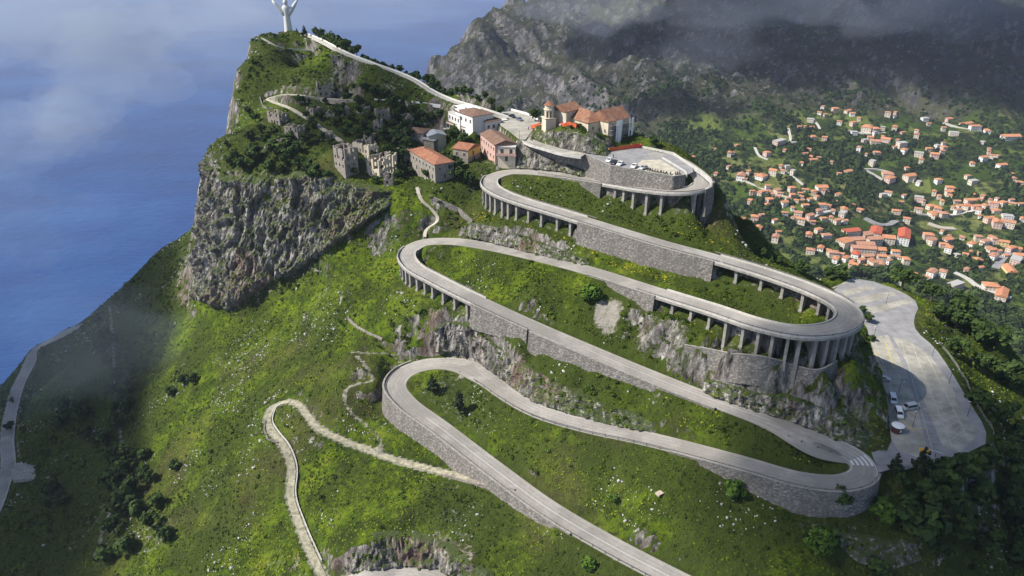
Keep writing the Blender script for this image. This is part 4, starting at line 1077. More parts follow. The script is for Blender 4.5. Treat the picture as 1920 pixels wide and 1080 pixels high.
for a in ((812,738,42,'pine','dark conifer standing inside the lowest left-hand bend beside pale rocks'), (862,778,52,'pine','dark conifer in the meadow right of the lowest left-hand bend'),
          (1676,888,42,'pine','dark pine by the car park entrance, the left and smaller of the pair'), (1724,892,54,'pine','dark pine by the car park entrance, the right and larger of the pair'),
          (1225,280,24,'leaf','round dark green tree just behind the hilltop car park parapet'), (571,68,18,'pine','slim dark tree on the summit right beside the white statue'),
          (557,62,8,'pine','tiny dark cypress on the summit touching the foot of the statue'), (1690,545,42,'leaf','leafy green tree behind the upper end of the large car park'),
          (880,352,34,'leaf','green tree on the bank left of the upper left bend'), (425,278,14,'leaf','small dark tree leaning over the sea on the cliff edge'),
          (20,808,16,'leaf','dark tree beside the coast road, near its bulge'), (24,757,11,'leaf','small dark tree beside the coast road above the bulge'),
          (1070,242,8,'leaf','small green tree on the crag in front of the church'), (800,335,18,'leaf','small tree against the front of the long orange-roofed stone house')): px_tree(*a[:4], a[4])
for a in ((1375,928,32,'bright','bright green round bush at the foot of the curved wall'), (1541,1032,46,'bright','bright green bush on the dark slope at the bottom right'), (1654,972,38,'bright','bright green bush below the rounded end of the curved wall'),
          (1149,942,16,'bright','tiny bright green bush above the lowest stretch of road'), (1106,1066,26,'bright','bright green bush below the lowest stretch of road'), (1104,562,34,'bright','big rounded yellow-green bush in the meadow under the third stretch'), (1720,1010,70,'bush','wide green thicket below the two dark pines'),
          (1640,1075,34,'bush','green shrub at the bottom edge beside the bare scree'), (1575,945,30,'bush','dark green shrub growing on the ledge of the curved wall')): px_tree(*a[:4], a[4], cat='bush')
t_, l_ = frame_of(RIDGE)
for i in range(6, len(RIDGE) - 3, 4):
    u = i / len(RIDGE)
    q = RIDGE[i] - l_[i] * random.uniform(3.2, 5.5) + np.array([0, 0, 0]); q[2] = float(ground(q[0], q[1])) - 0.3
    hh_ = (5.5 if u > .6 else 3.2 if u > .33 else 5.0) * random.uniform(.6, 1.25) + max(0, RIDGE[i][2] - q[2]) * .8
    tree(q, hh_, random.choice(('leaf', 'leaf', 'bush')), 'tree', 'dark green tree in the row behind the white ridge path', 'trees along the far side of the ridge path')
for x, y, h_ in ((1003,228,24),(1020,236,16)): px_tree(x, y, h_, 'leaf', 'leafy green tree between the square and the bell tower', 'trees beside the bell tower')
VT = ((520,290,30),(545,300,26),(560,316,24),(592,335,26),(575,272,26),(612,338,20),(640,218,20),(702,182,20),(720,262,26),(742,272,30),(760,242,26),(745,228,24),(682,244,22),(660,232,20),(600,227,20),(563,197,18),(540,282,24),(500,272,22),(470,262,18),(760,284,30),(742,302,26),(652,192,18),(684,172,16),(735,205,24),(722,185,18),(775,228,18),(790,226,22),(810,230,18),(825,222,16),(850,268,30),(868,275,26),(838,330,30),(858,340,26),(862,318,22),(628,240,18),(645,256,18),(670,258,20),(690,262,18),(585,240,16),(480,230,18),(465,215,14),(480,300,24),(440,300,20),(455,320,24),(505,320,22),(530,330,22),(650,180,14),(675,215,18),(765,262,24),(700,300,18),(745,255,22),(752,320,20),(665,330,18),(705,345,16),(560,285,20),(575,255,16),(530,265,18),(605,265,16),(515,255,18),(548,262,16),(620,275,18),(640,235,16),(655,246,18),(690,222,18),(712,240,20),(735,245,22),(752,212,16),(770,215,18),(785,245,22),(800,232,16),(672,195,14),(630,178,12),(610,196,12),(588,212,14),(575,222,14),(490,250,18),(478,285,18),(535,310,22),(580,320,20),(470,320,20),(430,310,18),(730,290,22),(715,318,16),(675,312,16),(755,300,22),(750,335,18),(770,330,18),(835,300,22),(850,310,20),(690,205,14),(742,192,14),(665,170,12))
for x, y, h_ in VT: px_tree(x, y, h_ * 0.95, 'leaf' if (x + y) % 3 else 'bush', 'leafy green tree growing among the ruined houses' if (x + y) % 3 else 'dense green shrub growing among the ruined houses', 'trees and shrubs among the ruins', 'tree' if (x + y) % 3 else 'shrub', 'tree' if (x + y) % 3 else 'shrub', 1.15)
px_tree(345,722,20,'leaf','left one of two small dark trees on the bright left slope'); px_tree(363,722,22,'leaf','right one of two small dark trees on the bright left slope')
LT = ((185,610,20),(200,640,24),(215,652,26),(190,662,24),(232,672,22),(205,690,26),(222,712,24),(240,735,26),(212,742,24),(232,770,30),(250,700,20),(218,800,24),(200,830,22),(180,830,20),(160,820,22),(150,790,30),(130,780,30),(110,800,20),(225,880,44),(245,895,40),(218,915,36),(250,930,34),(275,905,30),(230,960,36),(262,965,30),(285,990,30),(215,1000,34),(200,1050,30),(240,1040,30),(100,925,24),(118,945,22),(95,955,20),(140,610,14),(98,618,14),(112,612,12),(160,590,14),(300,950,24),(310,1010,24),(270,860,22),(320,740,16),(330,880,18))
for x, y, h_ in LT: px_tree(x, y, h_, 'leaf' if x % 2 else 'bush', 'dark green tree in the gully on the shaded left slope' if x % 2 else 'dark green shrub in the gully on the shaded left slope', 'trees and shrubs on the shaded left slope', 'tree' if x % 2 else 'shrub', 'tree' if x % 2 else 'shrub')
RTr = [(1430,480,16),(1455,492,18),(1500,510,20),(1525,518,22),(1550,524,22),(1575,520,20),(1600,520,22),(1625,524,24),(1650,528,26),(1720,548,30),(1745,565,34),(1775,572,34),(1800,585,34),(1830,590,30),(1860,600,30),(1890,600,26),(1915,610,26),(1760,600,30),(1790,620,36),(1830,640,36),(1870,650,36),(1905,660,34),(1790,670,34),(1840,700,36),(1890,720,36),(1830,760,34),(1880,790,36),(1910,830,36),(1880,860,40),(1845,880,36),(1905,905,40),(1800,890,34),(1770,900,36),(1830,940,40),(1885,960,44),(1910,1010,44),(1780,960,44),(1740,940,36),(1800,1010,40),(1850,1040,44),(1760,1050,36),(1700,960,34),(1625,605,18),(1615,590,16),(1635,640,10),(1905,1060,40),(1690,915,24),(1750,905,28)]
for x, y, h_ in RTr: px_tree(x, y, h_, 'leaf' if x % 3 else 'bush', 'dark green tree on the shaded slope right of the car park' if x % 3 else 'dense dark shrub on the shaded slope right of the car park', 'trees and shrubs on the slope right of the car park', 'tree' if x % 3 else 'shrub', 'tree' if x % 3 else 'shrub', 1.2)

# ================================================================== the statue on the summit
def build_statue():
    q = P(541, 57, 58.2)
    gz = float(ground(q[0], q[1]))
    o = empty('statue', (q[0], q[1], gz), R(4), 'tall white robed statue with raised open arms on the summit', 'statue')
    st = M['marble']
    # robe: one continuous figure lofted from hem to shoulders, arms growing out of it, head on a neck
    o.scale = (1.26,) * 3
    b = MB()
    lv = [(0, 2.65, 2.0), (1, 2.5, 1.9), (4, 2.25, 1.7), (8, 1.95, 1.5), (11, 1.78, 1.35), (13.2, 1.75, 1.3), (14.6, 2.05, 1.35), (15.8, 2.25, 1.3), (16.6, 1.7, 1.1), (17.1, .75, .75), (17.8, .62, .68)]
    n = 28
    vs = []
    for z, rx, ry in lv:
        for k in range(n):
            a = 2 * math.pi * k / n
            fold = 1 + 0.06 * math.cos(7 * a) * (1 - z / 18)
            vs.append((rx * .88 * fold * math.cos(a), ry * .9 * fold * math.sin(a), z * .93 + 0.9))
    b.add(vs, [(i * n + k, i * n + (k + 1) % n, (i + 1) * n + (k + 1) % n, (i + 1) * n + k) for i in range(len(lv) - 1) for k in range(n)] + [tuple((len(lv) - 1) * n + k for k in range(n))])
    for s in (-1, 1):
        b.tube([(s * .6, 0, 12.4), (s * 1.7, -.1, 13.8), (s * 3.1, -.2, 15.4), (s * 4.7, -.3, 17.5), (s * 5.8, -.3, 19.0)], [(1.1, 1.0), (1.25, .9), (1.0, .7), (.75, .5), (.45, .38)], 14)
        O_ = len(b.v)
        b.tube([(s * 6.6, -.3, 20.4), (s * 6.9, -.35, 20.9), (s * 7.15, -.4, 21.4)], [(.34, .3), (.42, .2), (.38, .16)], 10)
        for k in range(4):
            ln = (.72, .86, .8, .62)[k]
            b.tube([(s * (6.95 + .12 * k), -.4, 21.3 - .05 * k), (s * (7.05 + .2 * k), -.45, 21.3 + ln * .6), (s * (7.1 + .23 * k), -.5, 21.3 + ln)], [.1, .085, .06], 6)
        b.tube([(s * 6.7, -.35, 20.9), (s * 6.45, -.5, 21.3), (s * 6.42, -.55, 21.55)], [.12, .1, .07], 6)
        b.v[O_:] = [(x - s * .9, y, z - 1.5) for x, y, z in b.v[O_:]]
    me = b.mesh('figure', True); link('figure', me, st, o)
    hd = MB()
    rings = [(0, .45, .5), (.3, .72, .8), (.8, .92, 1.05), (1.3, .98, 1.12), (1.8, .92, 1.05), (2.3, .6, .72), (2.5, .2, .25)]
    n = 18; vs = []
    for z, rx, ry in rings:
        for k in range(n):
            a = 2 * math.pi * k / n
            vs.append((rx * math.cos(a), ry * math.sin(a) - .1, 16.95 + z))
    hd.add(vs, [(i * n + k, i * n + (k + 1) % n, (i + 1) * n + (k + 1) % n, (i + 1) * n + k) for i in range(len(rings) - 1) for k in range(n)] + [tuple((len(rings) - 1) * n + k for k in range(n)), tuple(range(n - 1, -1, -1))])
    hd.tube([(0, -1.16, 18.4), (0, -1.34, 17.95), (0, -1.2, 17.87)], [.1, .17, .1], 6)
    hd.box(-.42, .42, -1.2, -1.05, 18.43, 18.51).box(-.25, .25, -1.14, -1.02, 17.6, 17.67)
    for s in (-1, 1): hd.tube([(s * .36, -1.1, 18.27), (s * .36, -1.16, 18.25), (s * .36, -1.1, 18.21)], [.06, .1, .05], 6).tube([(s * .97, -.1, 18.4), (s * 1.06, 0, 18.2), (s * .97, -.1, 17.95)], [.08, .12, .06], 6)
    h_ = hd.build('head', st, o, True)
    hr = MB()
    hr.tube([(0, .2, 19.35), (0, .5, 18.95), (0, .75, 18.05), (0, .8, 17.15), (0, .7, 16.5)], [(.5, .5), (.95, .85), (1.08, .6), (.98, .4), (.7, .25)], 14)
    hr.build('hair', st, h_, True)
    pb = MB().cyl(0, 0, -1.5, .45, 4.2, 4.2, 24).cyl(0, 0, .453, .95, 3.2, 3.1, 24)
    pb.build('plinth', M['pale_concrete'], o)
    return o
build_statue()
low_wall([(522,62),(533,60),(556,60),(566,63)], 59.3, 'low stone rim wall around the summit below the white statue', h=.6, mat='ruin')

# ================================================================== houses
def tiles(name, c0, c1, c2):
    m, nt, b = new_mat(name)
    tc = nd(nt, 'ShaderNodeTexCoord').outputs['Object']
    p = pos(nt)
    a, f = ntex(nt, p, 0.5, 5, 0.6), ntex(nt, p, 3.0, 4, 0.7)
    c = ramp(nt, a, [(0.3, c0), (0.5, c1), (0.72, c2)])
    c = mix(nt, ramp(nt, f, [(0.35, 0.5), (0.6, 0.0)]), c, tuple(x * .5 for x in c0))
    wv = nd(nt, 'ShaderNodeTexWave', wave_type='BANDS', bands_direction='DIAGONAL'); wv.inputs['Scale'].default_value = 2.2; wv.inputs['Distortion'].default_value = .6
    nt.links.new(tc, wv.inputs['Vector'])
    c = mix(nt, math_(nt, 'MULTIPLY', wv.outputs['Fac'], 0.35), c, tuple(x * .45 for x in c1))
    nt.links.new(c, b.inputs['Base Color']); b.inputs['Roughness'].default_value = .9
    bump(nt, wv.outputs['Fac'], .5, .1, b)
    return m
def plaster(name, c, dirtc=(0.2, .18, .15), amount=.5):
    m, nt, b = new_mat(name)
    p = pos(nt)
    a, s, f = ntex(nt, p, .35, 6, .65), ntex(nt, scaled(nt, p, (1, 1, .15)), .9, 5), ntex(nt, p, 2.2, 5)
    cc = ramp(nt, f, [(.3, tuple(x * .85 for x in c)), (.7, c)])
    cc = mix(nt, ramp(nt, s, [(.5, 0.0), (.72, amount)]), cc, dirtc)
    cc = mix(nt, ramp(nt, a, [(.56, 0.0), (.68, amount * .8)]), cc, tuple(x * .8 for x in dirtc))
    nt.links.new(cc, b.inputs['Base Color']); b.inputs['Roughness'].default_value = .92
    bump(nt, f, .2, .05, b)
    return m
M['roof_orange'] = tiles('orange_roof_tiles', (.24, .095, .05), (.36, .15, .08), (.46, .22, .13))
M['roof_brown'] = tiles('brown_roof_tiles', (.15, .09, .06), (.23, .135, .09), (.31, .19, .13))
M['roof_church'] = tiles('patchy_roof_tiles', (.20, .085, .05), (.34, .16, .09), (.44, .28, .18))
M['wall_white'] = plaster('white_house_wall', (.74, .72, .68), (.4, .37, .33), .3)
M['wall_cream'] = plaster('cream_house_wall', (.66, .57, .43), (.28, .24, .19), .5)
M['wall_pink'] = plaster('pink_house_wall', (.58, .37, .31), (.35, .24, .2), .4)
M['wall_yellow'] = plaster('yellow_house_wall', (.62, .44, .14), (.35, .26, .12), .3)
M['wall_grey'] = plaster('grey_pink_house_wall', (.40, .345, .30), (.2, .17, .15), .6)
M['wall_stone'] = make_stone('rough_stone_house_wall', (.33, .29, .24), (.22, .19, .16), 1.3, .4)
M['metal_roof'] = plain('grey_sheet_roof', (.42, .44, .46), .5, .2, var=.2, scale=.6)
M['canopy'] = plain('white_canopy', (.82, .81, .79), .7, var=.04)
M['glass'] = plain('dark_window_glass', (.025, .028, .032), .15)
M['frame'] = plain('pale_window_frame', (.5, .47, .42), .7)
M['shutter'] = plain('brown_shutter', (.10, .06, .04), .7)
M['orange_net'] = plain('orange_plastic_net', (.58, .10, .03), .6, var=.2)
M['steel'] = plain('grey_scaffold_tube', (.28, .27, .26), .5, .4)
M['sheet'] = plain('white_tarpaulin', (.78, .78, .77), .6, var=.08)
def win_mesh(w, h, fr='frame'):
    b = MB().box(-w / 2, w / 2, -.05, .06, 0, h, 0).box(-w / 2 - .1, w / 2 + .1, -.07, .05, -.12, 0.0, 1).box(-w / 2 - .08, -w / 2, -.065, .05, 0.002, h, 1).box(w / 2, w / 2 + .08, -.065, .05, 0.002, h, 1).box(-w / 2 - .08, w / 2 + .08, -.067, .05, h + .001, h + .1, 1).box(-.03, .03, -.06, .05, .003, h - .003, 1)
    me = b.mesh('window'); me.materials.append(M['glass']); me.materials.append(M[fr])
    return me
WIN = {'s': win_mesh(.9, 1.3), 'm': win_mesh(1.1, 1.6), 'd': win_mesh(1.2, 2.2), 'b': win_mesh(2.4, 1.9), 'x': win_mesh(.8, 1.0, 'shutter')}
def place_frame(L_, F_, R_, de):        # three eave corners at the same height -> origin, turn, width, depth
    l, f, r = P(*L_, de), P(*F_, de), P(*R_, de)
    u, v = (r - f)[:2], (l - f)[:2]
    a, b_ = np.linalg.norm(u), np.linalg.norm(v)
    if b_ >= a: ang = math.atan2(v[1], v[0]) - math.pi / 2
    else: ang = math.atan2(u[1], u[0])
    return f, ang, a, b_
def roof_mesh(kind, w, d, h, rise, over=.4, th=.22):
    x0, x1, y0, y1 = -over, w + over, -over, d + over
    b = MB()
    if kind == 'flat': return b.box(x0 + .2, x1 - .2, y0 + .2, y1 - .2, h + .003, h + .3)
    e = [(x0, y0), (x1, y0), (x1, y1), (x0, y1)]
    z = h - .12
    if kind == 'hip':
        m_ = min(w, d) / 2 + over
        ra, rb = ((x0 + m_, (y0 + y1) / 2), (x1 - m_, (y0 + y1) / 2)) if w >= d else (((x0 + x1) / 2, y0 + m_), ((x0 + x1) / 2, y1 - m_))
        top = [(*ra, z + th + rise), (*rb, z + th + rise)]
        fs = [(0, 1, 9, 8), (1, 2, 9), (2, 3, 8, 9), (3, 0, 8)] if w >= d else [(0, 1, 8), (1, 2, 9, 8), (2, 3, 9), (3, 0, 8, 9)]
    elif kind == 'gable_y':             # the ridge runs along y: gables front and back
        top = [((x0 + x1) / 2, y0, z + th + rise), ((x0 + x1) / 2, y1, z + th + rise)]
        fs = [(0, 1, 8), (1, 2, 9, 8), (2, 3, 9), (3, 0, 8, 9)]
    elif kind == 'gable_x':
        top = [(x0, (y0 + y1) / 2, z + th + rise), (x1, (y0 + y1) / 2, z + th + rise)]
        fs = [(0, 1, 9, 8), (1, 2, 9), (2, 3, 8, 9), (3, 0, 8)]
    else:                               # shed, high at the back
        top = [(x0, y1, z + th + rise), (x1, y1, z + th + rise)]
        fs = [(0, 1, 9, 8), (1, 2, 9), (2, 3, 8, 9), (3, 0, 8)]
    vs = [(x, y, z + th) for x, y in e] + [(x, y, z) for x, y in e] + top
    return b.add(vs, fs + [(4, 5, 1, 0), (5, 6, 2, 1), (6, 7, 3, 2), (7, 4, 0, 3), (7, 6, 5, 4)])
def wall_mesh(kind, w, d, h, rise, sink):
    b = MB()
    vs = [(0, 0, -sink), (w, 0, -sink), (w, d, -sink), (0, d, -sink), (0, 0, h), (w, 0, h), (w, d, h), (0, d, h)]
    fs = [(0, 1, 5, 4), (1, 2, 6, 5), (2, 3, 7, 6), (3, 0, 4, 7)]
    if kind == 'gable_y': vs += [(w / 2, 0, h + rise - .05), (w / 2, d, h + rise - .05)]; fs += [(4, 5, 8), (6, 7, 9)]
    elif kind == 'gable_x': vs += [(0, d / 2, h + rise - .05), (w, d / 2, h + rise - .05)]; fs += [(7, 4, 8), (5, 6, 9)]
    elif kind == 'shed': vs += [(0, d, h + rise - .1), (w, d, h + rise - .1)]; fs += [(7, 4, 8), (5, 6, 9), (6, 7, 8, 9)]
    else: fs += [(4, 5, 6, 7)]
    return b.add(vs, fs)
def add_windows(o, face, w, d, rows, parent=None):
    # rows: (sill height, count, kind) on the front ('f', along x) or left ('l', along y) or right ('r') wall
    for z, n_, k in rows:
        for i in range(n_):
            t = (i + .5) / n_
            q = bpy.data.objects.new('window', WIN[k]); col.objects.link(q); q.parent = parent or o
            if face == 'f': q.location = (t * w, -.005, z)
            elif face == 'l': q.location = (-.005, t * d, z); q.rotation_euler = (0, 0, -math.pi / 2)
            else: q.location = (w + .005, t * d, z); q.rotation_euler = (0, 0, math.pi / 2)
def block(o, L_, F_, R_, de, h, kind, rise, wm, rm, sink=3.0, dmax=None, wins=(), over=.4, first=None):
    # one block of a building; the first block's front corner is the building's origin
    f, ang, w, d = place_frame(L_, F_, R_, de)
    if dmax: w, d = min(w, dmax[0]), min(d, dmax[1])
    base = f.copy(); base[2] -= h
    holder = o
    T = Matrix.Translation(Vector(base)) @ Matrix.Rotation(ang, 4, 'Z')
    if o.get('_set') is None:
        o.location = base; o.rotation_euler = (0, 0, ang); o['_set'] = 1
        loc, rel = (0, 0, 0), 0
    else:
        inv = (Matrix.Translation(o.location) @ Matrix.Rotation(o.rotation_euler[2], 4, 'Z')).inverted() @ T
        loc, rel = inv.to_translation(), ang - o.rotation_euler[2]
    wl = wall_mesh(kind, w, d, h, rise, sink).build('wall', M[wm], o)
    rf = roof_mesh(kind, w, d, h, rise, over).build('roof', M[rm], o)
    for q in (wl, rf): q.location = loc; q.rotation_euler = (0, 0, rel)
    for face, rows in wins: add_windows(o, face, w, d, rows, wl)
    return wl, w, d
def house(name, label, cat='house'):
    return empty(name, (0, 0, 0), 0, label, cat)
def chimney(wl, x, y, z0, z1, w=.6): MB().box(x, x + w, y, y + w, z0, z1, 0).box(x - .1, x + w + .1, y - .1, y + w + .1, z1 + .002, z1 + .15, 0).build('chimney', M['wall_grey'], wl)
o = house('stone_house', 'long stone house with bright orange hipped roof at the village edge')
wl, w, d = block(o, *BLOCKS['stone'], 'hip', 1.9, 'wall_stone', 'roof_orange', wins=(('l', [(.8, 5, 'd'), (4.6, 8, 'm')]), ('f', [(1.0, 1, 'd'), (4.8, 2, 's')])))
chimney(wl, w * .5, d * .75, 7.5, 10)
o = house('pink_house', 'pink three-storey house with brown tiled roof and balcony above the upper left bend')
wl, w, d = block(o, *BLOCKS['pink'], 'gable_y', 1.7, 'wall_pink', 'roof_brown', wins=(('l', [(1.5, 5, 'm'), (5.2, 6, 'm')]), ('f', [(1.0, 1, 'd'), (4.8, 2, 'd')])))
w2, a_, b_ = block(o, *BLOCKS['pink2'], 'flat', 0, 'wall_cream', 'pale_concrete', wins=(('f', [(.4, 1, 'd'), (3.6, 2, 'd')]),), dmax=(9, 7))
MB().box(-.4, a_ + .4, -1.6, -.003, 3.1, 3.3).box(-.4, a_ + .4, -1.6, -1.5, 3.303, 4.2).build('balcony', M['wall_pink'], w2)
o = house('yellow_house', 'small yellow house with orange gabled roof on an old stone base')
wl, w, d = block(o, *BLOCKS['yellow'], 'gable_y', 1.7, 'wall_stone', 'roof_orange', wins=(('l', [(3.4, 2, 'm')]), ('f', [(.6, 1, 'd')])))
MB().add([(0.02, -.08, 3.2), (w - .02, -.08, 3.2), (w - .02, -.08, 6.35), (w / 2, -.08, 7.95), (0.02, -.08, 6.35), (0.02, .02, 3.2), (w - .02, .02, 3.2), (w - .02, .02, 6.35), (w / 2, .02, 7.95), (0.02, .02, 6.35)], [(0, 1, 2, 3, 4), (0, 5, 6, 1), (1, 6, 7, 2), (2, 7, 8, 3), (3, 8, 9, 4), (4, 9, 5, 0)]).build('gable', M['wall_yellow'], wl)
MB().box(-.5, .5, -.12, 0, 3.3, 5.3, T=Matrix.Translation((w * .42, -.06, 0))).build('door', M['shutter'], wl)
o = house('grey_house', 'grey-pink cluster house with brown and cream roofs behind the long stone house')
wl, w, d = block(o, *BLOCKS['grey'], 'hip', 1.3, 'wall_grey', 'roof_brown', wins=(('l', [(1, 2, 's'), (3.8, 3, 's')]), ('f', [(3.6, 2, 's')])), dmax=(9, 9))
block(o, *BLOCKS['grey2'], 'gable_y', 1.3, 'wall_cream', 'metal_roof', wins=(('f', [(3.8, 1, 's')]), ('l', [(3.5, 2, 's')])), dmax=(10, 8))
block(o, *BLOCKS['grey3'], 'shed', .8, 'wall_stone', 'metal_roof', dmax=(8, 6))
o = house('hotel', 'large white hotel with brown roofs and white roof-terrace awnings on the square', 'hotel')
wl, w, d = block(o, *BLOCKS['hotel'], 'hip', 1.6, 'wall_white', 'roof_brown', wins=(('l', [(1.0, 3, 'd'), (4.2, 3, 'm'), (7.3, 3, 'm')]), ('f', [(4.0, 3, 'm'), (7.2, 3, 'm')])), dmax=(16, 14))
w3, a_, b_ = block(o, *BLOCKS['hotel2'], 'flat', 0, 'wall_cream', 'roof_brown', wins=(('l', [(3.3, 6, 'b'), (.5, 3, 'd')]), ('f', [(3.3, 2, 'b')])), dmax=(9, 22))
MB().box(-2.2, -.003, -.5, b_ + .5, 2.6, 2.85).build('terrace', M['pale_concrete'], w3)
w4, a_, b_ = block(o, *BLOCKS['hotel3'], 'hip', 1.5, 'wall_white', 'roof_brown', dmax=(20, 16), wins=(('l', [(4.6, 4, 'm')]),))
w5, a5, b5 = block(o, *BLOCKS['hotel4'], 'flat', 0, 'wall_white', 'pale_concrete', dmax=(13, 12), wins=(('l', [(3.6, 4, 'm')]), ('f', [(3.6, 3, 'b'), (.6, 3, 'd')])))
for x0, y0, x1, y1, z in ((.3, 1, 5.5, 6, 2.7), (6, .3, 12, 5, 2.9), (3, 6.6, 11, 11, 3.0)):
    aw = MB().add([(x0, y0, 6.5 + z - .5), (x1, y0, 6.5 + z - .5), (x1, y1, 6.5 + z), (x0, y1, 6.5 + z), (x0, y0, 6.42 + z - .5), (x1, y0, 6.42 + z - .5), (x1, y1, 6.42 + z), (x0, y1, 6.42 + z)], [(0, 1, 2, 3), (7, 6, 5, 4), (0, 4, 5, 1), (1, 5, 6, 2), (2, 6, 7, 3), (3, 7, 4, 0)]).build('awning', M['canopy'], w5)
    pl = MB()
    for x in (x0 + .2, x1 - .2):
        for y in (y0 + .2, y1 - .2): pl.box(x - .06, x + .06, y - .06, y + .06, 6.7, 6.5 + z - .35)
    pl.build('awning_post', M['steel'], w5)
aw = MB().box(w + .2, w + 5.5, 2, 9, 9.4, 9.55).box(w + 5.2, w + 5.35, 2.2, 2.35, 0, 9.4).box(w + 5.2, w + 5.35, 8.6, 8.75, 0, 9.4).build('awning', M['canopy'], wl)
# the church on its crag
o = house('church', 'terracotta-roofed church on the crag, its right end in scaffolding', 'church')
wl, w, d = block(o, *BLOCKS['church'], 'gable_x', 4.2, 'wall_cream', 'roof_church', sink=6, wins=(('l', [(4.8, 3, 's')]), ('f', [(1.5, 3, 's'), (5.4, 3, 's')])), dmax=(15, 12))
scf = MB()
for i in range(8):
    x = .4 + i * (w - .4) / 7
    for y in (-.5, -1.6): scf.box(x - .06, x + .06, y - .06, y + .06, -4, 9.8)
for z in (-2, 0, 2, 4, 6, 8):
    scf.box(.2, w + .2, -1.7, -.4, z, z + .08)
    for y in (-.5, -1.6): scf.box(.2, w + .2, y - .04, y + .04, z + 1, z + 1.08)
scf.build('scaffolding', M['steel'], o)
for x0, x1, z0 in ((3.2, 4.1, -1), (4.3, 6.9, -1.4), (w - 1.9, w - 1.2, .5), (w - .2, w + 1.0, -3.4)):
    MB().add([(x0, -1.95, 10), (x1, -1.95, 10), (x1 - .1, -1.82, 4), (x1 - .25, -1.95, z0), (x0 - .25, -1.95, z0), (x0 - .1, -1.82, 4), (x0, -1.9, 10), (x1, -1.9, 10), (x1 - .1, -1.77, 4), (x1 - .25, -1.9, z0), (x0 - .25, -1.9, z0), (x0 - .1, -1.77, 4)],
             [(0, 1, 2, 5), (5, 2, 3, 4), (7, 6, 11, 8), (8, 11, 10, 9), (6, 7, 1, 0), (1, 7, 8, 2), (2, 8, 9, 3), (10, 4, 3, 9), (4, 10, 11, 5), (5, 11, 6, 0)]).build('tarpaulin', M['sheet'], o)
wl2, a_, b_ = block(o, *BLOCKS['nave'], 'hip', 3.6, 'wall_cream', 'roof_church', sink=4, dmax=(11, 24), wins=(('l', [(2, 2, 's')]), ('f', [(2, 2, 's')])))
block(o, (1042,203), (1062,210), (1090,203), 73.5, 9, 'gable_x', 2.4, 'wall_cream', 'roof_church', sink=4, dmax=(12, 10))
block(o, (1040,231), (1060,239), (1084,236), 79.3, 2.8, 'shed', .6, 'wall_white', 'metal_roof', dmax=(9, 4))
# bell tower: square stage, lantern with arched openings, tiled cap
q = P(1029, 236, 80.2)
o = empty('bell_tower', (q[0], q[1], q[2]), R(20), 'squat cream bell tower with arched lantern and small red cap', 'tower')
MB().box(-2.4, 2.4, -2.4, 2.4, -4, 3.6).box(-2.8, 2.8, -2.8, 2.8, 3.603, 3.95).build('wall', M['wall_cream'], o)
lt = MB()
for k in range(8):
    a = 2 * math.pi * (k + .5) / 8
    lt.box(-.42, .42, -.3, .3, 3.95, 7.2, T=Matrix.Rotation(a, 4, 'Z') @ Matrix.Translation((0, -1.95, 0)))
lt.cyl(0, 0, 6.7, 7.25, 2.2, 2.2, 16).cyl(0, 0, 7.253, 7.5, 2.5, 2.5, 16).cyl(0, 0, 7.503, 9.3, 1.95, 1.95, 16)
lt.build('lantern', M['wall_cream'], o)
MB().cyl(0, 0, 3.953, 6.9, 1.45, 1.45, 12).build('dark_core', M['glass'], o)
MB().cyl(0, 0, 9.303, 11.0, 2.35, .12, 16).build('roof', M['roof_orange'], o)

# ================================================================== ruins
def ruin(Fp, L_, R_, hp, label, rows=2, mat='ruin', seed=0, kind='ruined_house', cream=False):
    r = random.Random(seed)
    f = hit(*Fp); d = np.linalg.norm(f - [0, 0, H]); h = hp * d / F / .95
    zt = f[2] + h
    l, ft, rr = P(*L_, H - zt), P(L_[0] + (Fp[0] - L_[0]), Fp[1] - hp, H - zt), P(*R_, H - zt)
    u, v = rr[:2] - ft[:2], l[:2] - ft[:2]
    a, b_ = min(16, max(4, np.linalg.norm(u))), min(16, max(4, np.linalg.norm(v)))
    ang = math.atan2(v[1], v[0]) - math.pi / 2 if b_ > a else math.atan2(u[1], u[0])
    o = empty(kind, f, ang, label, 'ruin', 'roofless ruins on the hill')
    def side(n, ln, T, name, thin=.55):
        b = MB(); c = max(3, int(ln / .9)); s = ln / c
        per = max(2, int(round(ln / 2.7)))
        top = h
        for i in range(c):
            tp = h * r.uniform(.86, 1.0) - (h * r.uniform(.15, .55) if r.random() < .35 else 0)
            x0, x1 = i * s, (i + 1) * s + (.001 if i < c - 1 else 0)
            hole = (i % max(2, c // per) == 1) and 0 < i < c - 1
            zs = [-4.0]
            if hole:
                fl = max(2.6, h / max(1, round(h / 3.0)))
                z = 1.0
                while z + 1.6 < tp: zs += [z, z + 1.5]; z += fl
            zs.append(tp)
            for z0, z1 in zip(zs[0::2], zs[1::2]):
                if z1 > z0: b.box(x0, x1, 0, thin, z0, z1 + r.uniform(-.002, .002), T=T)
        b.build(name, M['wall_cream' if cream and n in 'fl' else mat], o)
    side('f', a, Matrix.Identity(4), 'wall')
    side('l', b_, Matrix.Translation((.55, .553, 0)) @ Matrix.Rotation(math.pi / 2, 4, 'Z'), 'wall')
    side('r', b_, Matrix.Translation((a, .553, 0)) @ Matrix.Rotation(math.pi / 2, 4, 'Z'), 'wall')
    side('b', a, Matrix.Translation((0, b_ + .556, 0)), 'wall')
    fl = MB(); fl.box(.553, a - .553, .556, b_ + .5, -1, h * .12); fl.build('rubble_floor', M['ground'], o)
    return o
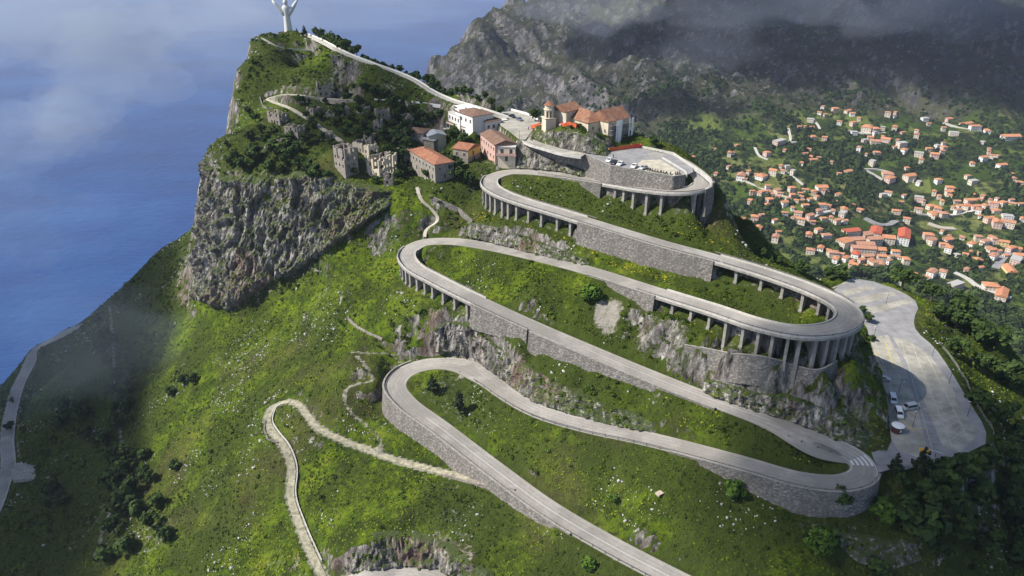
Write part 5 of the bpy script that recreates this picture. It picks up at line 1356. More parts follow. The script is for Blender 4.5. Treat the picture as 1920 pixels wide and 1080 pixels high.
for k, a in enumerate((((628,314),(603,276),(648,283),38,'tall jagged stone ruin like a small keep, leftmost of the large ones on the cliff',3),
    ((652,316),(634,276),(664,270),38,'tall blank-walled ruin wedged right of the small keep-like ruin',2),
    ((693,304),(664,267),(708,268),30,'cream-walled roofless ruin with two rows of dark window openings',2),
    ((712,336),(686,298),(747,288),36,'broad roofless ruin with pale broken rim above the cliff edge',2),
    ((720,350),(708,330),(729,328),22,'small pointed ruin just below the broad roofless ruin',1),
    ((560,264),(538,237),(584,237),24,'ruined grey house below the bend of the overgrown path',2),
    ((526,238),(506,212),(547,216),22,'broken-walled ruin on the outer side of the overgrown path bend',2),
    ((597,183),(577,158),(629,157),24,'large square ruin standing alone on the green slope above the path',2),
    ((553,197),(545,184),(578,184),13,'small pale ruin beside the upper leg of the overgrown path',1),
    ((622,124),(610,106),(646,107),17,'low block-shaped stone building beside the white ridge path',1),
    ((706,224),(690,207),(733,206),16,'dark low ruin among trees left of the white-roofed terrace',1),
    ((700,246),(688,230),(715,229),17,'crumbling ruin in the trees above the cream-walled ruin',1),
    ((642,222),(633,204),(652,203),18,'narrow broken tower-like ruin in the middle of the village slope',1),
    ((765,209),(757,193),(774,192),16,'small grey shed-like ruin beside the white strip wall',1),
    ((612,222),(601,210),(628,211),11,'low wall ruin under the upper path',1),
    ((728,222),(716,210),(740,210),11,'low roofless ruin hidden in trees near the ridge',1),
    ((575,213),(564,204),(588,205),11,'squat ruin just inside the bend of the overgrown path',1),
    ((668,212),(658,202),(682,203),12,'small grey ruin right of the narrow broken tower-like ruin',1),
    ((682,266),(672,255),(695,255),12,'low ruin in the trees directly behind the cream-walled ruin',1),
    ((750,228),(740,217),(763,218),13,'crumbling ruin below the small shed-like ruin',1),
    ((600,262),(590,250),(613,251),13,'small ruin beside the lower leg of the overgrown path',1),
    ((735,262),(724,250),(748,251),14,'overgrown ruin in the trees left of the grey-pink cluster house',1),
    ((655,178),(645,168),(668,169),11,'broken walls high on the slope right of the large square ruin',1),
    ((520,275),(508,264),(533,265),12,'low broken walls among shrubs at the seaward end of the ruins',1),
    ((745,292),(735,280),(759,281),14,'ruined gable among trees left of the long stone house',1))):
    ruin(*a[:4], a[4], a[5], seed=k, cream=(k in (2, 3)))
# free-standing bits of wall
low_wall([(487,185),(492,200),(500,206),(512,205)], 84, 'curved grey retaining wall at the bend of the overgrown path', h=1.0, mat='stone', follow=True)
low_wall([(567,186),(600,189),(640,195),(668,194)], 84, 'long low grey wall below the upper overgrown path', h=1.6, mat='ruin', follow=True)
low_wall([(702,189),(735,192),(752,192)], 78, 'white strip of wall left of the small shed-like ruin', h=.9, mat='white_wall', follow=True)
low_wall([(772,193),(800,197),(826,201)], 78, 'white strip of wall right of the small shed-like ruin', h=.9, mat='white_wall', follow=True)
low_wall([(1016,234),(1003,246)], 84, 'short pale wall at the head of the square', h=.7, follow=True)
low_wall([(652,600),(662,610),(672,618),(690,628),(716,640)], 0, 'broken dry stone wall on the grass below the cliff', h=1.0, th=.6, mat='ruin', follow=True)
low_wall([(805,375),(830,387),(860,400),(885,422)], 0, 'weathered grey wall on the bank under the village', h=2.0, th=.6, mat='stone', follow=True)
low_wall([(966,920),(950,918),(930,915),(880,905),(830,890)], 0, 'crumbled stone edge wall below the old gravel road', h=.7, th=.6, mat='ruin', follow=True)
low_wall([(496,790),(494,808),(500,826),(520,832)], 0, 'grey curved support wall at the bend of the old gravel road', h=.5, th=.6, mat='stone', follow=True)
def path_walls(c, w, s, label, h=.9, mat='white_wall', a=0.0, b=1.0, th=.28):
    n0, n1 = int(len(c) * a), int(len(c) * b)
    t, l = frame_of(c)
    cc = (c + l * s * w / 2)[n0:n1]
    wall_strip('parapet_wall', cc, np.full(len(cc), .3), M[mat], s, thick=th, top=h, batter=0, label=label, coping=False, base=.5)
path_walls(RIDGE, 2.2, 1, 'long white parapet on the near side of the ridge path', .7, 'pale_concrete')
path_walls(RIDGE, 2.2, -1, 'long white parapet on the far side of the ridge path', .9)
path_walls(FOOT, 1.6, 1, 'thin pale wall edging the lookout path below the summit', .6, 'pale_concrete')
path_walls(ACCESS, 5.8, -1, 'pale wall along the crag side of the access lane', .3, 'pale_concrete')
path_walls(OLD_ROAD, 3.3, 1, 'low pale wall on the outer edge of the old gravel road', .6, 'pale_concrete', .55, .97)
path_walls(COAST, 5.6, 1, 'pale kerb along the inland edge of the coast road', .35, 'pale_concrete')
low_wall([(958,207),(985,214),(1004,223),(1019,232)], 85, 'white parapet on the far side of the village square', h=.9, mat='white_wall')
# white bollard slabs: the concrete platform beside the coast road
c = [P(x, y, H - float(hit(60, 882)[2]) - .5) for x, y in ((22,880),(30,868),(98,862),(92,876),(78,896),(24,900))]
tag(sheet('concrete_platform', [tuple(q[:2]) for q in c], c[0][2], M['concrete'], 1.6, kind=None), 'flat grey concrete platform beside the coast road', 'platform')

# ================================================================== vehicles, people, street things
def paint(name, c): 
    m = plain(name, c, .3, .1, .04); m.node_tree.nodes['Principled BSDF'].inputs['Coat Weight'].default_value = .5
    return m
M['car_white'] = paint('white_car_paint', (.75, .75, .74)); M['car_black'] = paint('black_car_paint', (.015, .015, .017)); M['car_silver'] = paint('silver_car_paint', (.42, .43, .44)); M['car_blue'] = paint('grey_blue_car_paint', (.14, .16, .22))
M['tyre'] = plain('tyre_rubber', (.02, .02, .02), .8); M['rim'] = plain('wheel_rim', (.4, .4, .4), .4, .6); M['lamp'] = plain('headlamp_glass', (.7, .7, .68), .2); M['tail'] = plain('tail_lamp', (.35, .02, .02), .3)
def car(name, label, cat, p, rz, col_, van=False, group=None):
    o = empty(name, p, rz, label, cat, group)
    L, Wd = (5.1, 1.95) if van else (4.25, 1.78)
    hh = L / 2
    if van: side_ = [(-hh, .35), (-hh, 1.0), (-hh + .08, 1.95), (-hh + .35, 2.08), (hh - 1.5, 2.08), (hh - .75, 1.2), (hh - .08, .95), (hh, .6), (hh - .02, .32)]
    else: side_ = [(-hh, .35), (-hh + .03, .78), (-hh + .25, .98), (-hh + .75, 1.4), (-hh + 1.1, 1.47), (hh - 1.95, 1.46), (hh - 1.15, .95), (hh - .2, .78), (hh, .58), (hh - .03, .3)]
    b = MB(); n = len(side_)
    vs = []
    for y, k in ((-Wd / 2, 0), (-Wd / 2 + .10, 1), (Wd / 2 - .10, 1), (Wd / 2, 0)):
        for x, z in side_:
            tuck = .16 * max(0, (z - .95)) if k == 0 else 0
            vs.append((x * (.985 if k == 0 else 1), y * (1 - tuck), z + (0.02 if k else -.02)))
    fs = [tuple(range(n)), tuple(range(4 * n - 1, 3 * n - 1, -1))]
    for j in range(3):
        for i in range(n): fs.append((j * n + (i + 1) % n, j * n + i, (j + 1) * n + i, (j + 1) * n + (i + 1) % n))
    b.add(vs, fs); b.build('body', M[col_], o)
    zt, zb = (1.85, 1.2) if van else (1.38, .96)
    g = MB()
    x0, x1 = (-hh + .35, hh - 1.25) if van else (-hh + .75, hh - 1.75)
    for s in (-1, 1):
        y0 = Wd / 2 * (1 - .16 * (zb - .95)) + .012; y1 = Wd / 2 * (1 - .16 * (zt - .95)) + .012
        q = [(x0, s * y0, zb), (x1 + .45, s * y0, zb), (x1 - .05, s * y1, zt), (x0 + .2, s * y1, zt)]
        g.add(q + [(x, y - s * .03, z) for x, y, z in q], [(0, 1, 2, 3), (7, 6, 5, 4), (0, 4, 5, 1), (1, 5, 6, 2), (2, 6, 7, 3), (3, 7, 4, 0)])
    g.build('side_window', M['glass'], o)
    (xa, za), (xb, zb_) = (side_[4], side_[5]) if van else (side_[5], side_[6])
    yy = Wd / 2 * .82
    def slab(xa, za, xb, zb_, nm):
        dx, dz = xb - xa, zb_ - za; ln = math.hypot(dx, dz); nx, nz = -dz / ln, dx / ln
        if nz < 0: nx, nz = -nx, -nz
        f0, f1 = .1, .92
        A = (xa + dx * f0, za + dz * f0 + .02); B = (xa + dx * f1, za + dz * f1 + .02)
        q = [(A[0] + nx * .012, -yy * .93, A[1] + nz * .012), (B[0] + nx * .012, -yy, B[1] + nz * .012), (B[0] + nx * .012, yy, B[1] + nz * .012), (A[0] + nx * .012, yy * .93, A[1] + nz * .012)]
        MB().add(q + [(x - nx * .03, y, z - nz * .03) for x, y, z in q], [(0, 1, 2, 3), (7, 6, 5, 4), (0, 4, 5, 1), (1, 5, 6, 2), (2, 6, 7, 3), (3, 7, 4, 0)]).build(nm, M['glass'], o)
    slab(xa, za, xb, zb_, 'windscreen')
    if van: slab(side_[2][0], side_[2][1], side_[1][0], side_[1][1], 'rear_window')
    else: slab(side_[3][0], side_[3][1], side_[2][0], side_[2][1], 'rear_window')
    for x in (-hh + .8, hh - .85):
        for s in (-1, 1):
            T = Matrix.Translation((x, s * (Wd / 2 - .1), .31)) @ Matrix.Rotation(math.pi / 2, 4, 'X')
            wh = MB().cyl(0, 0, -.11, .11, .31, .31, 16, T=T).build('wheel', M['tyre'], o)
            MB().cyl(0, 0, -.125, .125, .19, .19, 12, T=T).build('rim', M['rim'], wh)
    for s in (-1, 1):
        MB().box(hh - .13, hh + .012, s * Wd * .34 - .2, s * Wd * .34 + .2, .58, .72).build('headlight', M['lamp'], o)
        MB().box(-hh - .012, -hh + .1, s * Wd * .38 - .14, s * Wd * .38 + .14, .68, .86).build('tail_light', M['tail'], o)
    return o
def on(px, py, z=None):
    q = P(px, py, H - z) if z is not None else hit(px, py)
    return q
def head(p0, p1, z):
    a, b = P(*p0, H - z), P(*p1, H - z)
    return math.atan2(b[1] - a[1], b[0] - a[0])
ZP = H - PZ_DROP
car('parked_car', 'white hatchback at the left end of the hilltop row, beside the black car', 'car', on(1142,303,ZP), head((1147,299),(1138,306),ZP), 'car_white', group='cars on the hilltop car park')
car('parked_car', 'black car between two white cars on the hilltop car park', 'car', on(1151,307,ZP), head((1155,303),(1146,309),ZP), 'car_black', group='cars on the hilltop car park')
car('parked_car', 'white car third in the hilltop row, right of the black car', 'car', on(1163,309.5,ZP), head((1169,306),(1158,312),ZP), 'car_white', group='cars on the hilltop car park')
car('parked_car', 'white car standing apart in the middle of the hilltop row', 'car', on(1189,314,ZP + .02), head((1193,310),(1184,317),ZP), 'car_white', group='cars on the hilltop car park')
car('parked_car', 'silver grey car beside the row of motorcycles', 'car', on(1206,317,ZP + .02), head((1213,314),(1200,319),ZP), 'car_silver', group='cars on the hilltop car park')
car('parked_car', 'dark blue car on the village square', 'car', on(974,226,H - 85), head((968,224),(980,229),H - 85), 'car_blue', group='cars on the village square')
car('parked_car', 'black car at the far side of the village square, behind the dark blue one', 'car', on(961,220,H - 85), head((956,218),(966,223),H - 85), 'car_black', group='cars on the village square')
car('parked_car', 'silver car alone on the upper part of the large lower car park', 'car', on(1657,712,ZL), head((1646,711),(1668,715),ZL), 'car_silver')
car('parked_van', 'white minibus farther back of the two under the rock, nose to the other', 'van', on(1673,752,ZL), head((1669,738),(1677,766),ZL), 'car_white', True, 'vans on the large car park')
car('parked_van', 'white minibus nearest the round kiosk under the rock', 'van', on(1684,778,ZL), head((1678,762),(1690,795),ZL), 'car_white', True, 'vans on the large car park')
car('parked_van', 'silver van parked crosswise beside the white minibuses', 'van', on(1704,767,ZL), head((1718,764),(1690,769),ZL), 'car_silver', True, 'vans on the large car park')
# round kiosk
q = on(1681, 809, ZL)
o = empty('kiosk', q, 0, 'round dark red kiosk with white lid-like roof by the minibuses', 'kiosk')
M['dark_red'] = plain('dark_red_boards', (.07, .025, .022), .6); M['poster'] = plain('white_notice', (.7, .7, .7), .6)
MB().cyl(0, 0, 0, 2.2, 1.55, 1.55, 24).build('body', M['dark_red'], o)
MB().cyl(0, 0, 2.203, 2.35, 1.85, 1.85, 28).cyl(0, 0, 2.353, 2.75, 1.75, .2, 28).build('roof', M['canopy'], o)
MB().box(-.3, .3, -1.6, -1.52, .7, 1.5, T=Matrix.Rotation(.25, 4, 'Z')).build('notice', M['poster'], o)
# lamp posts on the large car park and one on the lane
def lamp(px, py, hp, label, z, arm=(0, 0), hmin=0):
    q = on(px, py, z); d = np.linalg.norm(q - [0, 0, H]); h = max(hmin, hp * d / F / .87)
    o = empty('street_lamp', q, random.uniform(0, 6), label, 'street lamp', 'lamp posts')
    MB().cyl(0, 0, -.3, h, .09, .055, 8).build('post', M['dark_post'], o)
    MB().box(-.05, .75, -.04, .04, h, h + .07).build('arm', M['dark_post'], o)
    MB().box(.35, 1.0, -.17, .17, h - .08, h - .003, 0).box(.4, .95, -.12, .12, h - .12, h - .083, 0).build('lamp_head', M['canopy'], o)
for a in ((1638,634,18,'lamp post at the upper left corner of the large car park by the dark shrub'), (1748,667,22,'lamp post at the far right edge of the large car park, the uppermost there'), (1779,719,22,'lamp post at the right edge of the large car park, second from the top'), (1814,780,24,'lamp post at the right edge of the large car park nearest the camera'),
          (1685,735,20,'lamp post in the middle left of the large car park above the minibuses'), (1711,800,24,'lamp post right of the round kiosk on the large car park'), (1661,571,16,'lamp post on the upper terraces of the large car park')): lamp(*a, ZL)
lamp(974, 264, 15, 'dark lamp post at the top of the lane beside the square', H - 85.6)
lamp(1135, 275, 24, 'tall thin lamp post on the crag left of the scaffolding', None)
lamp(1474, 763, 10, 'small lamp post on the rock edge above the fourth stretch', None)
# orange safety nets
def net(px, drop, label, h=1.3, follow=False):
    q = [hit(x, y) if follow else P(x, y, drop) for x, y in px]
    c = np.concatenate([np.linspace(a, b, max(2, int(np.linalg.norm(b - a) / .8))) for a, b in zip(q, q[1:])])
    c = c[np.concatenate([[True], np.linalg.norm(np.diff(c, axis=0), axis=1) > 1e-3])]
    o = empty('safety_fence', c[0], 0, label, 'safety fence', 'orange plastic safety fences')
    t, l = frame_of(c); k = np.arange(len(c)); wob = .12 * np.sin(k * 1.3)[:, None]
    up = np.array([0, 0, 1.0]); tp = (h + .12 * np.sin(k * .9))[:, None]
    V = np.stack([c + up * .05, c + up * tp + l * wob, c + up * tp + l * (wob + .04), c + up * .05 + l * .04], 1) - c[0]
    link('net', np_mesh('net', V.reshape(-1, 3), grid_faces(4, len(c)), False), M['orange_net'], o)
    for i in range(0, len(c), 3): 
        p = bpy.data.objects.new('post', post_me); col.objects.link(p); p.parent = o; p.location = c[i] - c[0]; p.scale = (.6, .6, 1.4)
net([(1133,286),(1150,283),(1166,281),(1182,279),(1198,277)], 86.2, 'long orange safety net closing off the site under the scaffolding', 1.7)
net([(1042,236),(1056,239),(1066,236),(1080,240),(1098,238)], 0, 'orange safety net draped along the front of the church', 1.7, True)
net([(995,242),(1004,240),(1013,237)], 0, 'short orange safety net on the lane left of the church crag', 1.7, True)
q = on(1193, 277, ZP)
o = empty('skip', q, R(10), 'red open skip container at the end of the long orange net', 'skip')
M['skip_red'] = plain('red_skip_paint', (.45, .05, .03), .6, var=.2)
MB().add([(-1.6, -.8, 0), (1.6, -.8, 0), (1.6, .8, 0), (-1.6, .8, 0), (-2.1, -1, 1.5), (2.1, -1, 1.5), (2.1, 1, 1.5), (-2.1, 1, 1.5), (-1.95, -.9, 1.5), (1.95, -.9, 1.5), (1.95, .9, 1.5), (-1.95, .9, 1.5), (-1.5, -.7, .15), (1.5, -.7, .15), (1.5, .7, .15), (-1.5, .7, .15)],
         [(3, 2, 1, 0), (0, 1, 5, 4), (1, 2, 6, 5), (2, 3, 7, 6), (3, 0, 4, 7), (4, 5, 9, 8), (5, 6, 10, 9), (6, 7, 11, 10), (7, 4, 8, 11), (8, 9, 13, 12), (9, 10, 14, 13), (10, 11, 15, 14), (11, 8, 12, 15), (12, 13, 14, 15)]).build('body', M['skip_red'], o)
MB().box(-2.16, -2.1, -1, 1, 1.3, 1.5).box(2.1, 2.16, -1, 1, 1.3, 1.5).build('rim', M['skip_red'], o)
# motorcycles along the wall
def moto():
    o = empty('motorcycle', (0, 0, 0), 0)
    for x in (-.7, .7):
        T = Matrix.Translation((x, 0, .32)) @ Matrix.Rotation(math.pi / 2, 4, 'X')
        MB().cyl(0, 0, -.07, .07, .32, .32, 16, T=T).build('wheel', M['tyre'], o)
    MB().tube([(-.75, 0, .8), (-.3, 0, .78), (.1, 0, .85), (.45, 0, .9)], [(.12, .1), (.17, .12), (.2, .18), (.1, .1)], 8).tube([(-.2, 0, .55), (.3, 0, .45)], [(.2, .22), (.2, .2)], 8).build('body', M['car_black'], o)
    MB().tube([(.72, 0, .32), (.5, 0, .95), (.45, 0, 1.1)], .05, 6).tube([(.42, -.38, 1.08), (.5, 0, 1.05), (.42, .38, 1.08)], .03, 6).build('handlebar', M['dark_post'], o)
    MB().box(-.75, .05, -.14, .14, .86, .94).build('seat', M['tyre'], o)
    return o
m0 = moto(); first = True
for i, (x, y) in enumerate(((1215,319),(1219,320),(1223,321),(1228,322),(1233,323),(1239,324),(1244,325),(1249,326.5),(1257,327),(1266,327),(1270,326.5),(1274,326))):
    o = m0 if i == 0 else copy_tree(m0)
    o.location = on(x, y, ZP + .03); o.rotation_euler = (0, 0, head((0, 0), (1, 0), ZP) + 1.2 + random.uniform(-.3, .3))
    tag(o, 'black motorcycle in the tight row along the hilltop wall' if i < 8 else 'black motorcycle in the small bunch at the corner of the hilltop wall', 'motorcycle', 'motorcycles parked along the hilltop wall' if i < 8 else 'motorcycles bunched at the wall corner')
# people
SKIN = plain('skin', (.45, .3, .22), .6)
def person(px, py, z, label, top, legs, rz):
    q = on(px, py, z)
    o = empty('person', q, rz, label, 'person')
    b = MB()
    for s in (-1, 1):
        b.tube([(s * .1, 0, .95), (s * .11, .02, .5), (s * .12, -.02 + s * .05, .06), (s * .12, .12 + s * .05, .04)], [(.095, .1), (.065, .07), (.045, .05), (.04, .03)], 8)
        b.tube([(s * .17, 0, 1.42), (s * .25, .02, 1.15), (s * .24, .12, .9)], [.06, .045, .035], 6)
        for f in range(4): b.tube([(s * .24, .12 + .02 * f - .03, .9), (s * .245, .13 + .02 * f - .03, .8 + .01 * f)], [.011, .008], 4)
        b.tube([(s * .22, .16, .89), (s * .2, .19, .83)], [.011, .008], 4)
    b.tube([(0, 0, .88), (0, 0, 1.1), (0, .01, 1.35), (0, .01, 1.47), (0, .01, 1.54)], [(.1, .16), (.1, .15), (.12, .2), (.07, .13), (.055, .055)], 10)
    b.tube([(0, .01, 1.52), (0, .03, 1.6), (0, .03, 1.68), (0, .02, 1.76)], [(.06, .055), (.1, .075), (.1, .08), (.05, .04)], 10)
    b.tube([(0, .12, 1.66), (0, .15, 1.62)], [.012, .018], 5)
    me = b.mesh('body', True); link('body', me, SKIN, o)
    jk = MB().tube([(0, 0, .92), (0, 0, 1.1), (0, .01, 1.35), (0, .01, 1.46)], [(.13, .18), (.125, .175), (.145, .225), (.09, .15)], 10)
    for s in (-1, 1): jk.tube([(s * .17, 0, 1.43), (s * .255, .02, 1.15), (s * .25, .10, .96)], [.075, .06, .05], 6)
    jk.build('jacket', M[top], o, True)
    tr = MB()
    for s in (-1, 1): tr.tube([(s * .09, 0, .98), (s * .11, .02, .5), (s * .12, -.02 + s * .05, .1)], [(.115, .12), (.085, .09), (.065, .07)], 8)
    tr.build('trousers', M[legs], o, True)
    MB().tube([(0, -.02, 1.6), (0, 0, 1.7), (0, .02, 1.79)], [(.09, .075), (.115, .095), (.05, .05)], 8).build('hair', M['dark_post'], o, True)
M['hi_vis'] = plain('yellow_jacket', (.75, .8, .1), .7); M['dark_cloth'] = plain('dark_cloth', (.03, .03, .04), .9); M['blue_cloth'] = plain('blue_cloth', (.05, .15, .4), .9)
person(1124, 291, ZP, 'person in dark clothes walking left of the parked cars', 'dark_cloth', 'dark_cloth', 1.0)
person(1150, 296, ZP, 'person in dark clothes standing behind the black car', 'dark_cloth', 'dark_cloth', 2.0)
person(1141, 285, ZP, 'person in a yellow jacket standing by the end of the orange net', 'hi_vis', 'dark_cloth', -1.5)
person(991, 244, None, 'person in blue standing on the lane by the short orange net', 'blue_cloth', 'dark_cloth', .4)
person(995, 267, None, 'left of two people in dark clothes on the lane at the crag corner', 'dark_cloth', 'dark_cloth', .4)
person(998, 268, None, 'right of two people in dark clothes on the lane at the crag corner', 'dark_cloth', 'dark_cloth', 2.4)
person(1023, 274, None, 'person in a yellow jacket on the lane below the church crag', 'hi_vis', 'dark_cloth', 2.4)
# yellow road barrier with its white arm at the car park entrance
q = on(1734, 846, ZL)
o = empty('road_barrier', q, R(-15), 'bright yellow plastic barrier with white arm at the car park entrance', 'barrier')
M['yel'] = plain('yellow_plastic', (.75, .42, .02), .5)
for x in (-.9, .5): MB().add([(x - .55, -.35, 0), (x + .55, -.35, 0), (x + .55, .35, 0), (x - .55, .35, 0), (x - .45, -.1, 1.0), (x + .45, -.1, 1.0), (x + .45, .1, 1.0), (x - .45, .1, 1.0)], [(3, 2, 1, 0), (0, 1, 5, 4), (1, 2, 6, 5), (2, 3, 7, 6), (3, 0, 4, 7), (4, 5, 6, 7)]).build('body', M['yel'], o)
MB().tube([(1.0, 0, .9), (4.4, -.8, .75)], .05, 6).build('arm', M['canopy'], o)
q = on(1753, 856, ZL)
o = empty('bollard', q, 0, 'dark short bollard right of the yellow barrier', 'bollard'); MB().cyl(0, 0, -.2, 1.1, .12, .1, 10).cyl(0, 0, 1.102, 1.2, .13, .05, 10).build('post', M['dark_post'], o)
q = on(1651, 848, None)
o = empty('signpost', q, 0, 'dark signpost at the corner between the bend and the car park', 'signpost'); MB().cyl(0, 0, -.3, 2.6, .07, .07, 8).build('post', M['dark_post'], o); MB().box(-.35, .35, -.06, -.03, 1.9, 2.55).build('sign_panel', M['steel'], o)
# wooden pallet in the meadow
q = hit(1236, 929)
o = empty('pallet', q + np.array([0, 0, .5]), R(35), 'pale square wooden board lying in the meadow between the lowest two stretches', 'board')
M['wood'] = plain('weathered_boards', (.42, .34, .27), .9, var=.2, scale=2)
MB().box(-1.0, 1.0, -.8, .8, 0, .08).build('board', M['wood'], o); MB().box(-1.0, -.8, -.8, .8, -.5, -.003).box(.8, 1.0, -.8, .8, -.5, -.003).build('bearer', M['wood'], o)
# wire fence right of the car park
q = [hit(x, y) for x, y in ((1765,655),(1790,685),(1815,730),(1840,780),(1862,822))]
o = empty('wire_fence', q[0], 0, 'thin wire fence on posts along the grass right of the large car park', 'fence')
c, _ = spline(q, 2.5)
for p_ in c[::2]:
    pz_ = float(ground(p_[0], p_[1])); k = bpy.data.objects.new('post', post_me); col.objects.link(k); k.parent = o; k.location = (p_[0] - q[0][0], p_[1] - q[0][1], pz_ - q[0][2]); k.scale = (.8, .8, 1.5)
b = MB()
cc = np.array([[p_[0], p_[1], float(ground(p_[0], p_[1]))] for p_ in c]) - q[0]
for z in (.6, 1.0, 1.35): b.tube([Vector(p_) + Vector((0, 0, z)) for p_ in cc], .03, 4)
b.build('wire', M['pale_concrete'], o)

# ================================================================== the town in the valley
CA = [(170,15,30),(220,20,40),(255,18,30),(275,15,40),(165,75,55),(285,60,60),(265,105,35),(375,90,55),(430,30,45),(480,20,35),(510,100,50),(490,65,40),(565,18,25),(630,12,30),(620,98,70),(665,100,45),(690,130,50),(720,38,40),(760,125,60),(750,155,75,'g'),(715,205,60),(765,200,35),(865,125,50),(110,180,45),(185,190,60),(230,165,40),(95,220,45),(135,250,60),(210,250,65),(110,290,60),(320,310,65),(380,160,45),(430,115,40),(465,155,60),(480,200,70),(540,175,60),(595,140,60),(630,180,50),(595,262,60),(535,292,60),(645,292,80),(610,370,55,'w'),(545,390,65),(690,410,80),(705,450,70),(835,412,80,'b'),(770,445,60,'w'),(910,435,80),(960,470,80),(1000,490,60),(820,490,65),(1000,435,60),(1090,405,60),(1155,460,60),(1050,465,30),(1095,140,60),(1160,200,50),(1235,135,55),(1270,80,35),(1320,105,60),(1330,150,60),(1400,155,60),(1360,125,60),(1390,75,45),(1440,15,60),(1440,45,40),(1485,70,45),(1570,70,70),(1605,30,35),(1490,135,50),(1500,105,40),(1545,105,60),(1600,105,60),(1625,130,55),(1665,100,50),(1720,95,60),(1775,95,50),(1735,130,60),(1830,90,60,'y'),(1895,90,45),(1690,190,60,'p'),(1740,215,70,'p'),(1810,215,90),(1810,165,70,'g'),(1905,190,40,'w'),(1300,300,70),(1320,335,60),(1425,325,60),(1400,355,60),(1430,385,60),(1520,300,45),(1620,310,50),(1580,350,70),(1665,335,55),(1720,325,60),(1780,342,70,'y'),(1705,395,60),(1715,432,80),(1565,400,40),(1615,450,60),(1495,450,60,'g'),(1545,515,55),(1830,385,70),(1890,425,80),(1860,455,100,'g'),(1825,510,140,'y'),(1320,540,80,'w'),(1392,540,60),(1210,555,40),(1470,620,130,'g'),(1700,622,100),(1770,665,170),(1045,15,50),(1010,40,50,'g'),(1240,55,60,'g'),(1125,75,35),
 (1130,330,0),(300,30,35),(335,40,30),(400,55,35),(455,70,35),(350,20,30),(540,60,35),(585,45,30),(150,215,35),(70,250,35),(440,180,35),(560,200,40),(660,400,40),(740,415,45),(870,450,45),(1060,430,40),(1110,430,40),(930,460,40),(1340,170,40),(1460,110,30),(1650,340,40),(1690,370,40),(1750,395,40),(1870,380,50),(1660,430,40)]
CB = [(70,295,25),(25,350,45),(100,492,85,'w'),(230,492,90),(305,470,60),(355,432,35),(395,437,30,'g'),(265,350,50),(380,323,30),(345,265,120,'g'),(560,240,50),(625,50,35),(605,80,20,'w'),(705,62,50),(785,70,55),(545,130,50,'g'),(550,180,40),(730,148,35,'w'),(820,150,50),(915,170,55),(905,190,70),(960,195,60),(1085,185,45),(825,215,45,'g'),(1040,95,40),(1280,120,45,'g'),(1305,155,25),(1225,235,50),(1435,125,40),(1545,150,100,'w'),(1600,180,80,'w'),(1680,200,50),(1465,215,60,'g'),(1830,235,120,'w'),(930,240,40),(1030,255,65),(960,272,70),(1130,290,70,'g'),(1305,322,45),(1400,310,45),(1340,362,55),(1240,350,60,'g'),(1145,325,50),(855,322,45),(535,322,40),(510,350,40),(550,365,40),(560,392,60),(905,350,25),(970,345,50),(940,410,50,'g'),(785,465,60),(1040,482,80),(1055,512,80),(1180,495,80),(1165,440,25),(1365,522,45),(1240,530,50,'g'),(1585,410,40),(1655,380,50),(1745,360,40),(1770,430,60,'w'),(1590,525,60,'g'),(1555,495,40),(1850,515,40),(1885,550,50),(1440,575,60),(615,572,80,'w'),(510,580,50),(425,580,55),(330,585,50),(270,590,50),(185,597,40),(235,602,50),(350,602,45),(570,600,40),(655,590,30),(600,375,25),(590,400,30),(1690,340,30),(1650,270,40,'g'),(1390,340,30),(1200,510,40),(1085,300,40),(1010,240,30),(890,265,40,'g')]
M['vroof_a'] = tiles('valley_orange_tiles', (.46, .17, .075), (.62, .27, .13), (.70, .38, .22)); M['vroof_b'] = tiles('valley_terracotta_tiles', (.38, .17, .10), (.52, .26, .16), (.62, .37, .26)); M['vroof_r'] = tiles('valley_red_tiles', (.45, .09, .045), (.56, .125, .06), (.62, .18, .09))
M['vroof_g'] = plain('flat_grey_roof', (.38, .37, .35), .9)
M['vw_c'] = plain('valley_cream_wall', (.62, .55, .45), .9); M['vw_w'] = plain('valley_white_wall', (.74, .73, .70), .9); M['vw_p'] = plain('valley_pink_wall', (.62, .46, .40), .9); M['vw_y'] = plain('valley_yellow_wall', (.66, .53, .26), .9)
VH = []
for lst, y0 in ((CA, 360), (CB, 190)):
    for e in lst:
        if e[2] <= 0: continue
        VH.append((1360 + e[0] / 3.4286, y0 + e[1] / 3.4286, e[2] / 3.4286, e[3] if len(e) > 3 else ''))
VH += [(1342,198 + 132,12,''),(1420,330,14,''),(1395,338,12,'w'),(1300,300,9,''),(1372,290,10,'w'),(1340,282,9,''),(1366,316,12,'')]
# the old red-roofed convent block, built wing by wing
CONV = [(800,283,95,40,.25,'r'),(960,280,110,45,1.05,'r'),(1143,300,110,48,1.05,'r'),(760,345,75,55,.5,'a'),(835,335,80,40,.1,'b'),(890,365,95,40,-.1,'b'),(950,330,80,40,.1,'b'),(1040,325,65,55,-.3,'y'),(880,390,130,30,-.15,'b'),(965,400,90,30,-.15,'a'),(900,300,60,40,.3,'b')]
def vwin(w, d, h):
    b = MB()
    nf = max(1, int(h / 2.9))
    for fl in range(nf):
        z = 1.0 + fl * 2.9
        n_ = max(1, int(w / 3.2))
        for i in range(n_):
            x = (i + .5) * w / n_
            b.box(x - .5, x + .5, -.04, .03, z, z + 1.4)
        n_ = max(1, int(d / 3.2))
        for i in range(n_):
            y = (i + .5) * d / n_
            b.box(-.04, .03, y - .5, y + .5, z, z + 1.4)
    return b
rv = random.Random(5)
PROTO = {}
HOUSES_XY = []
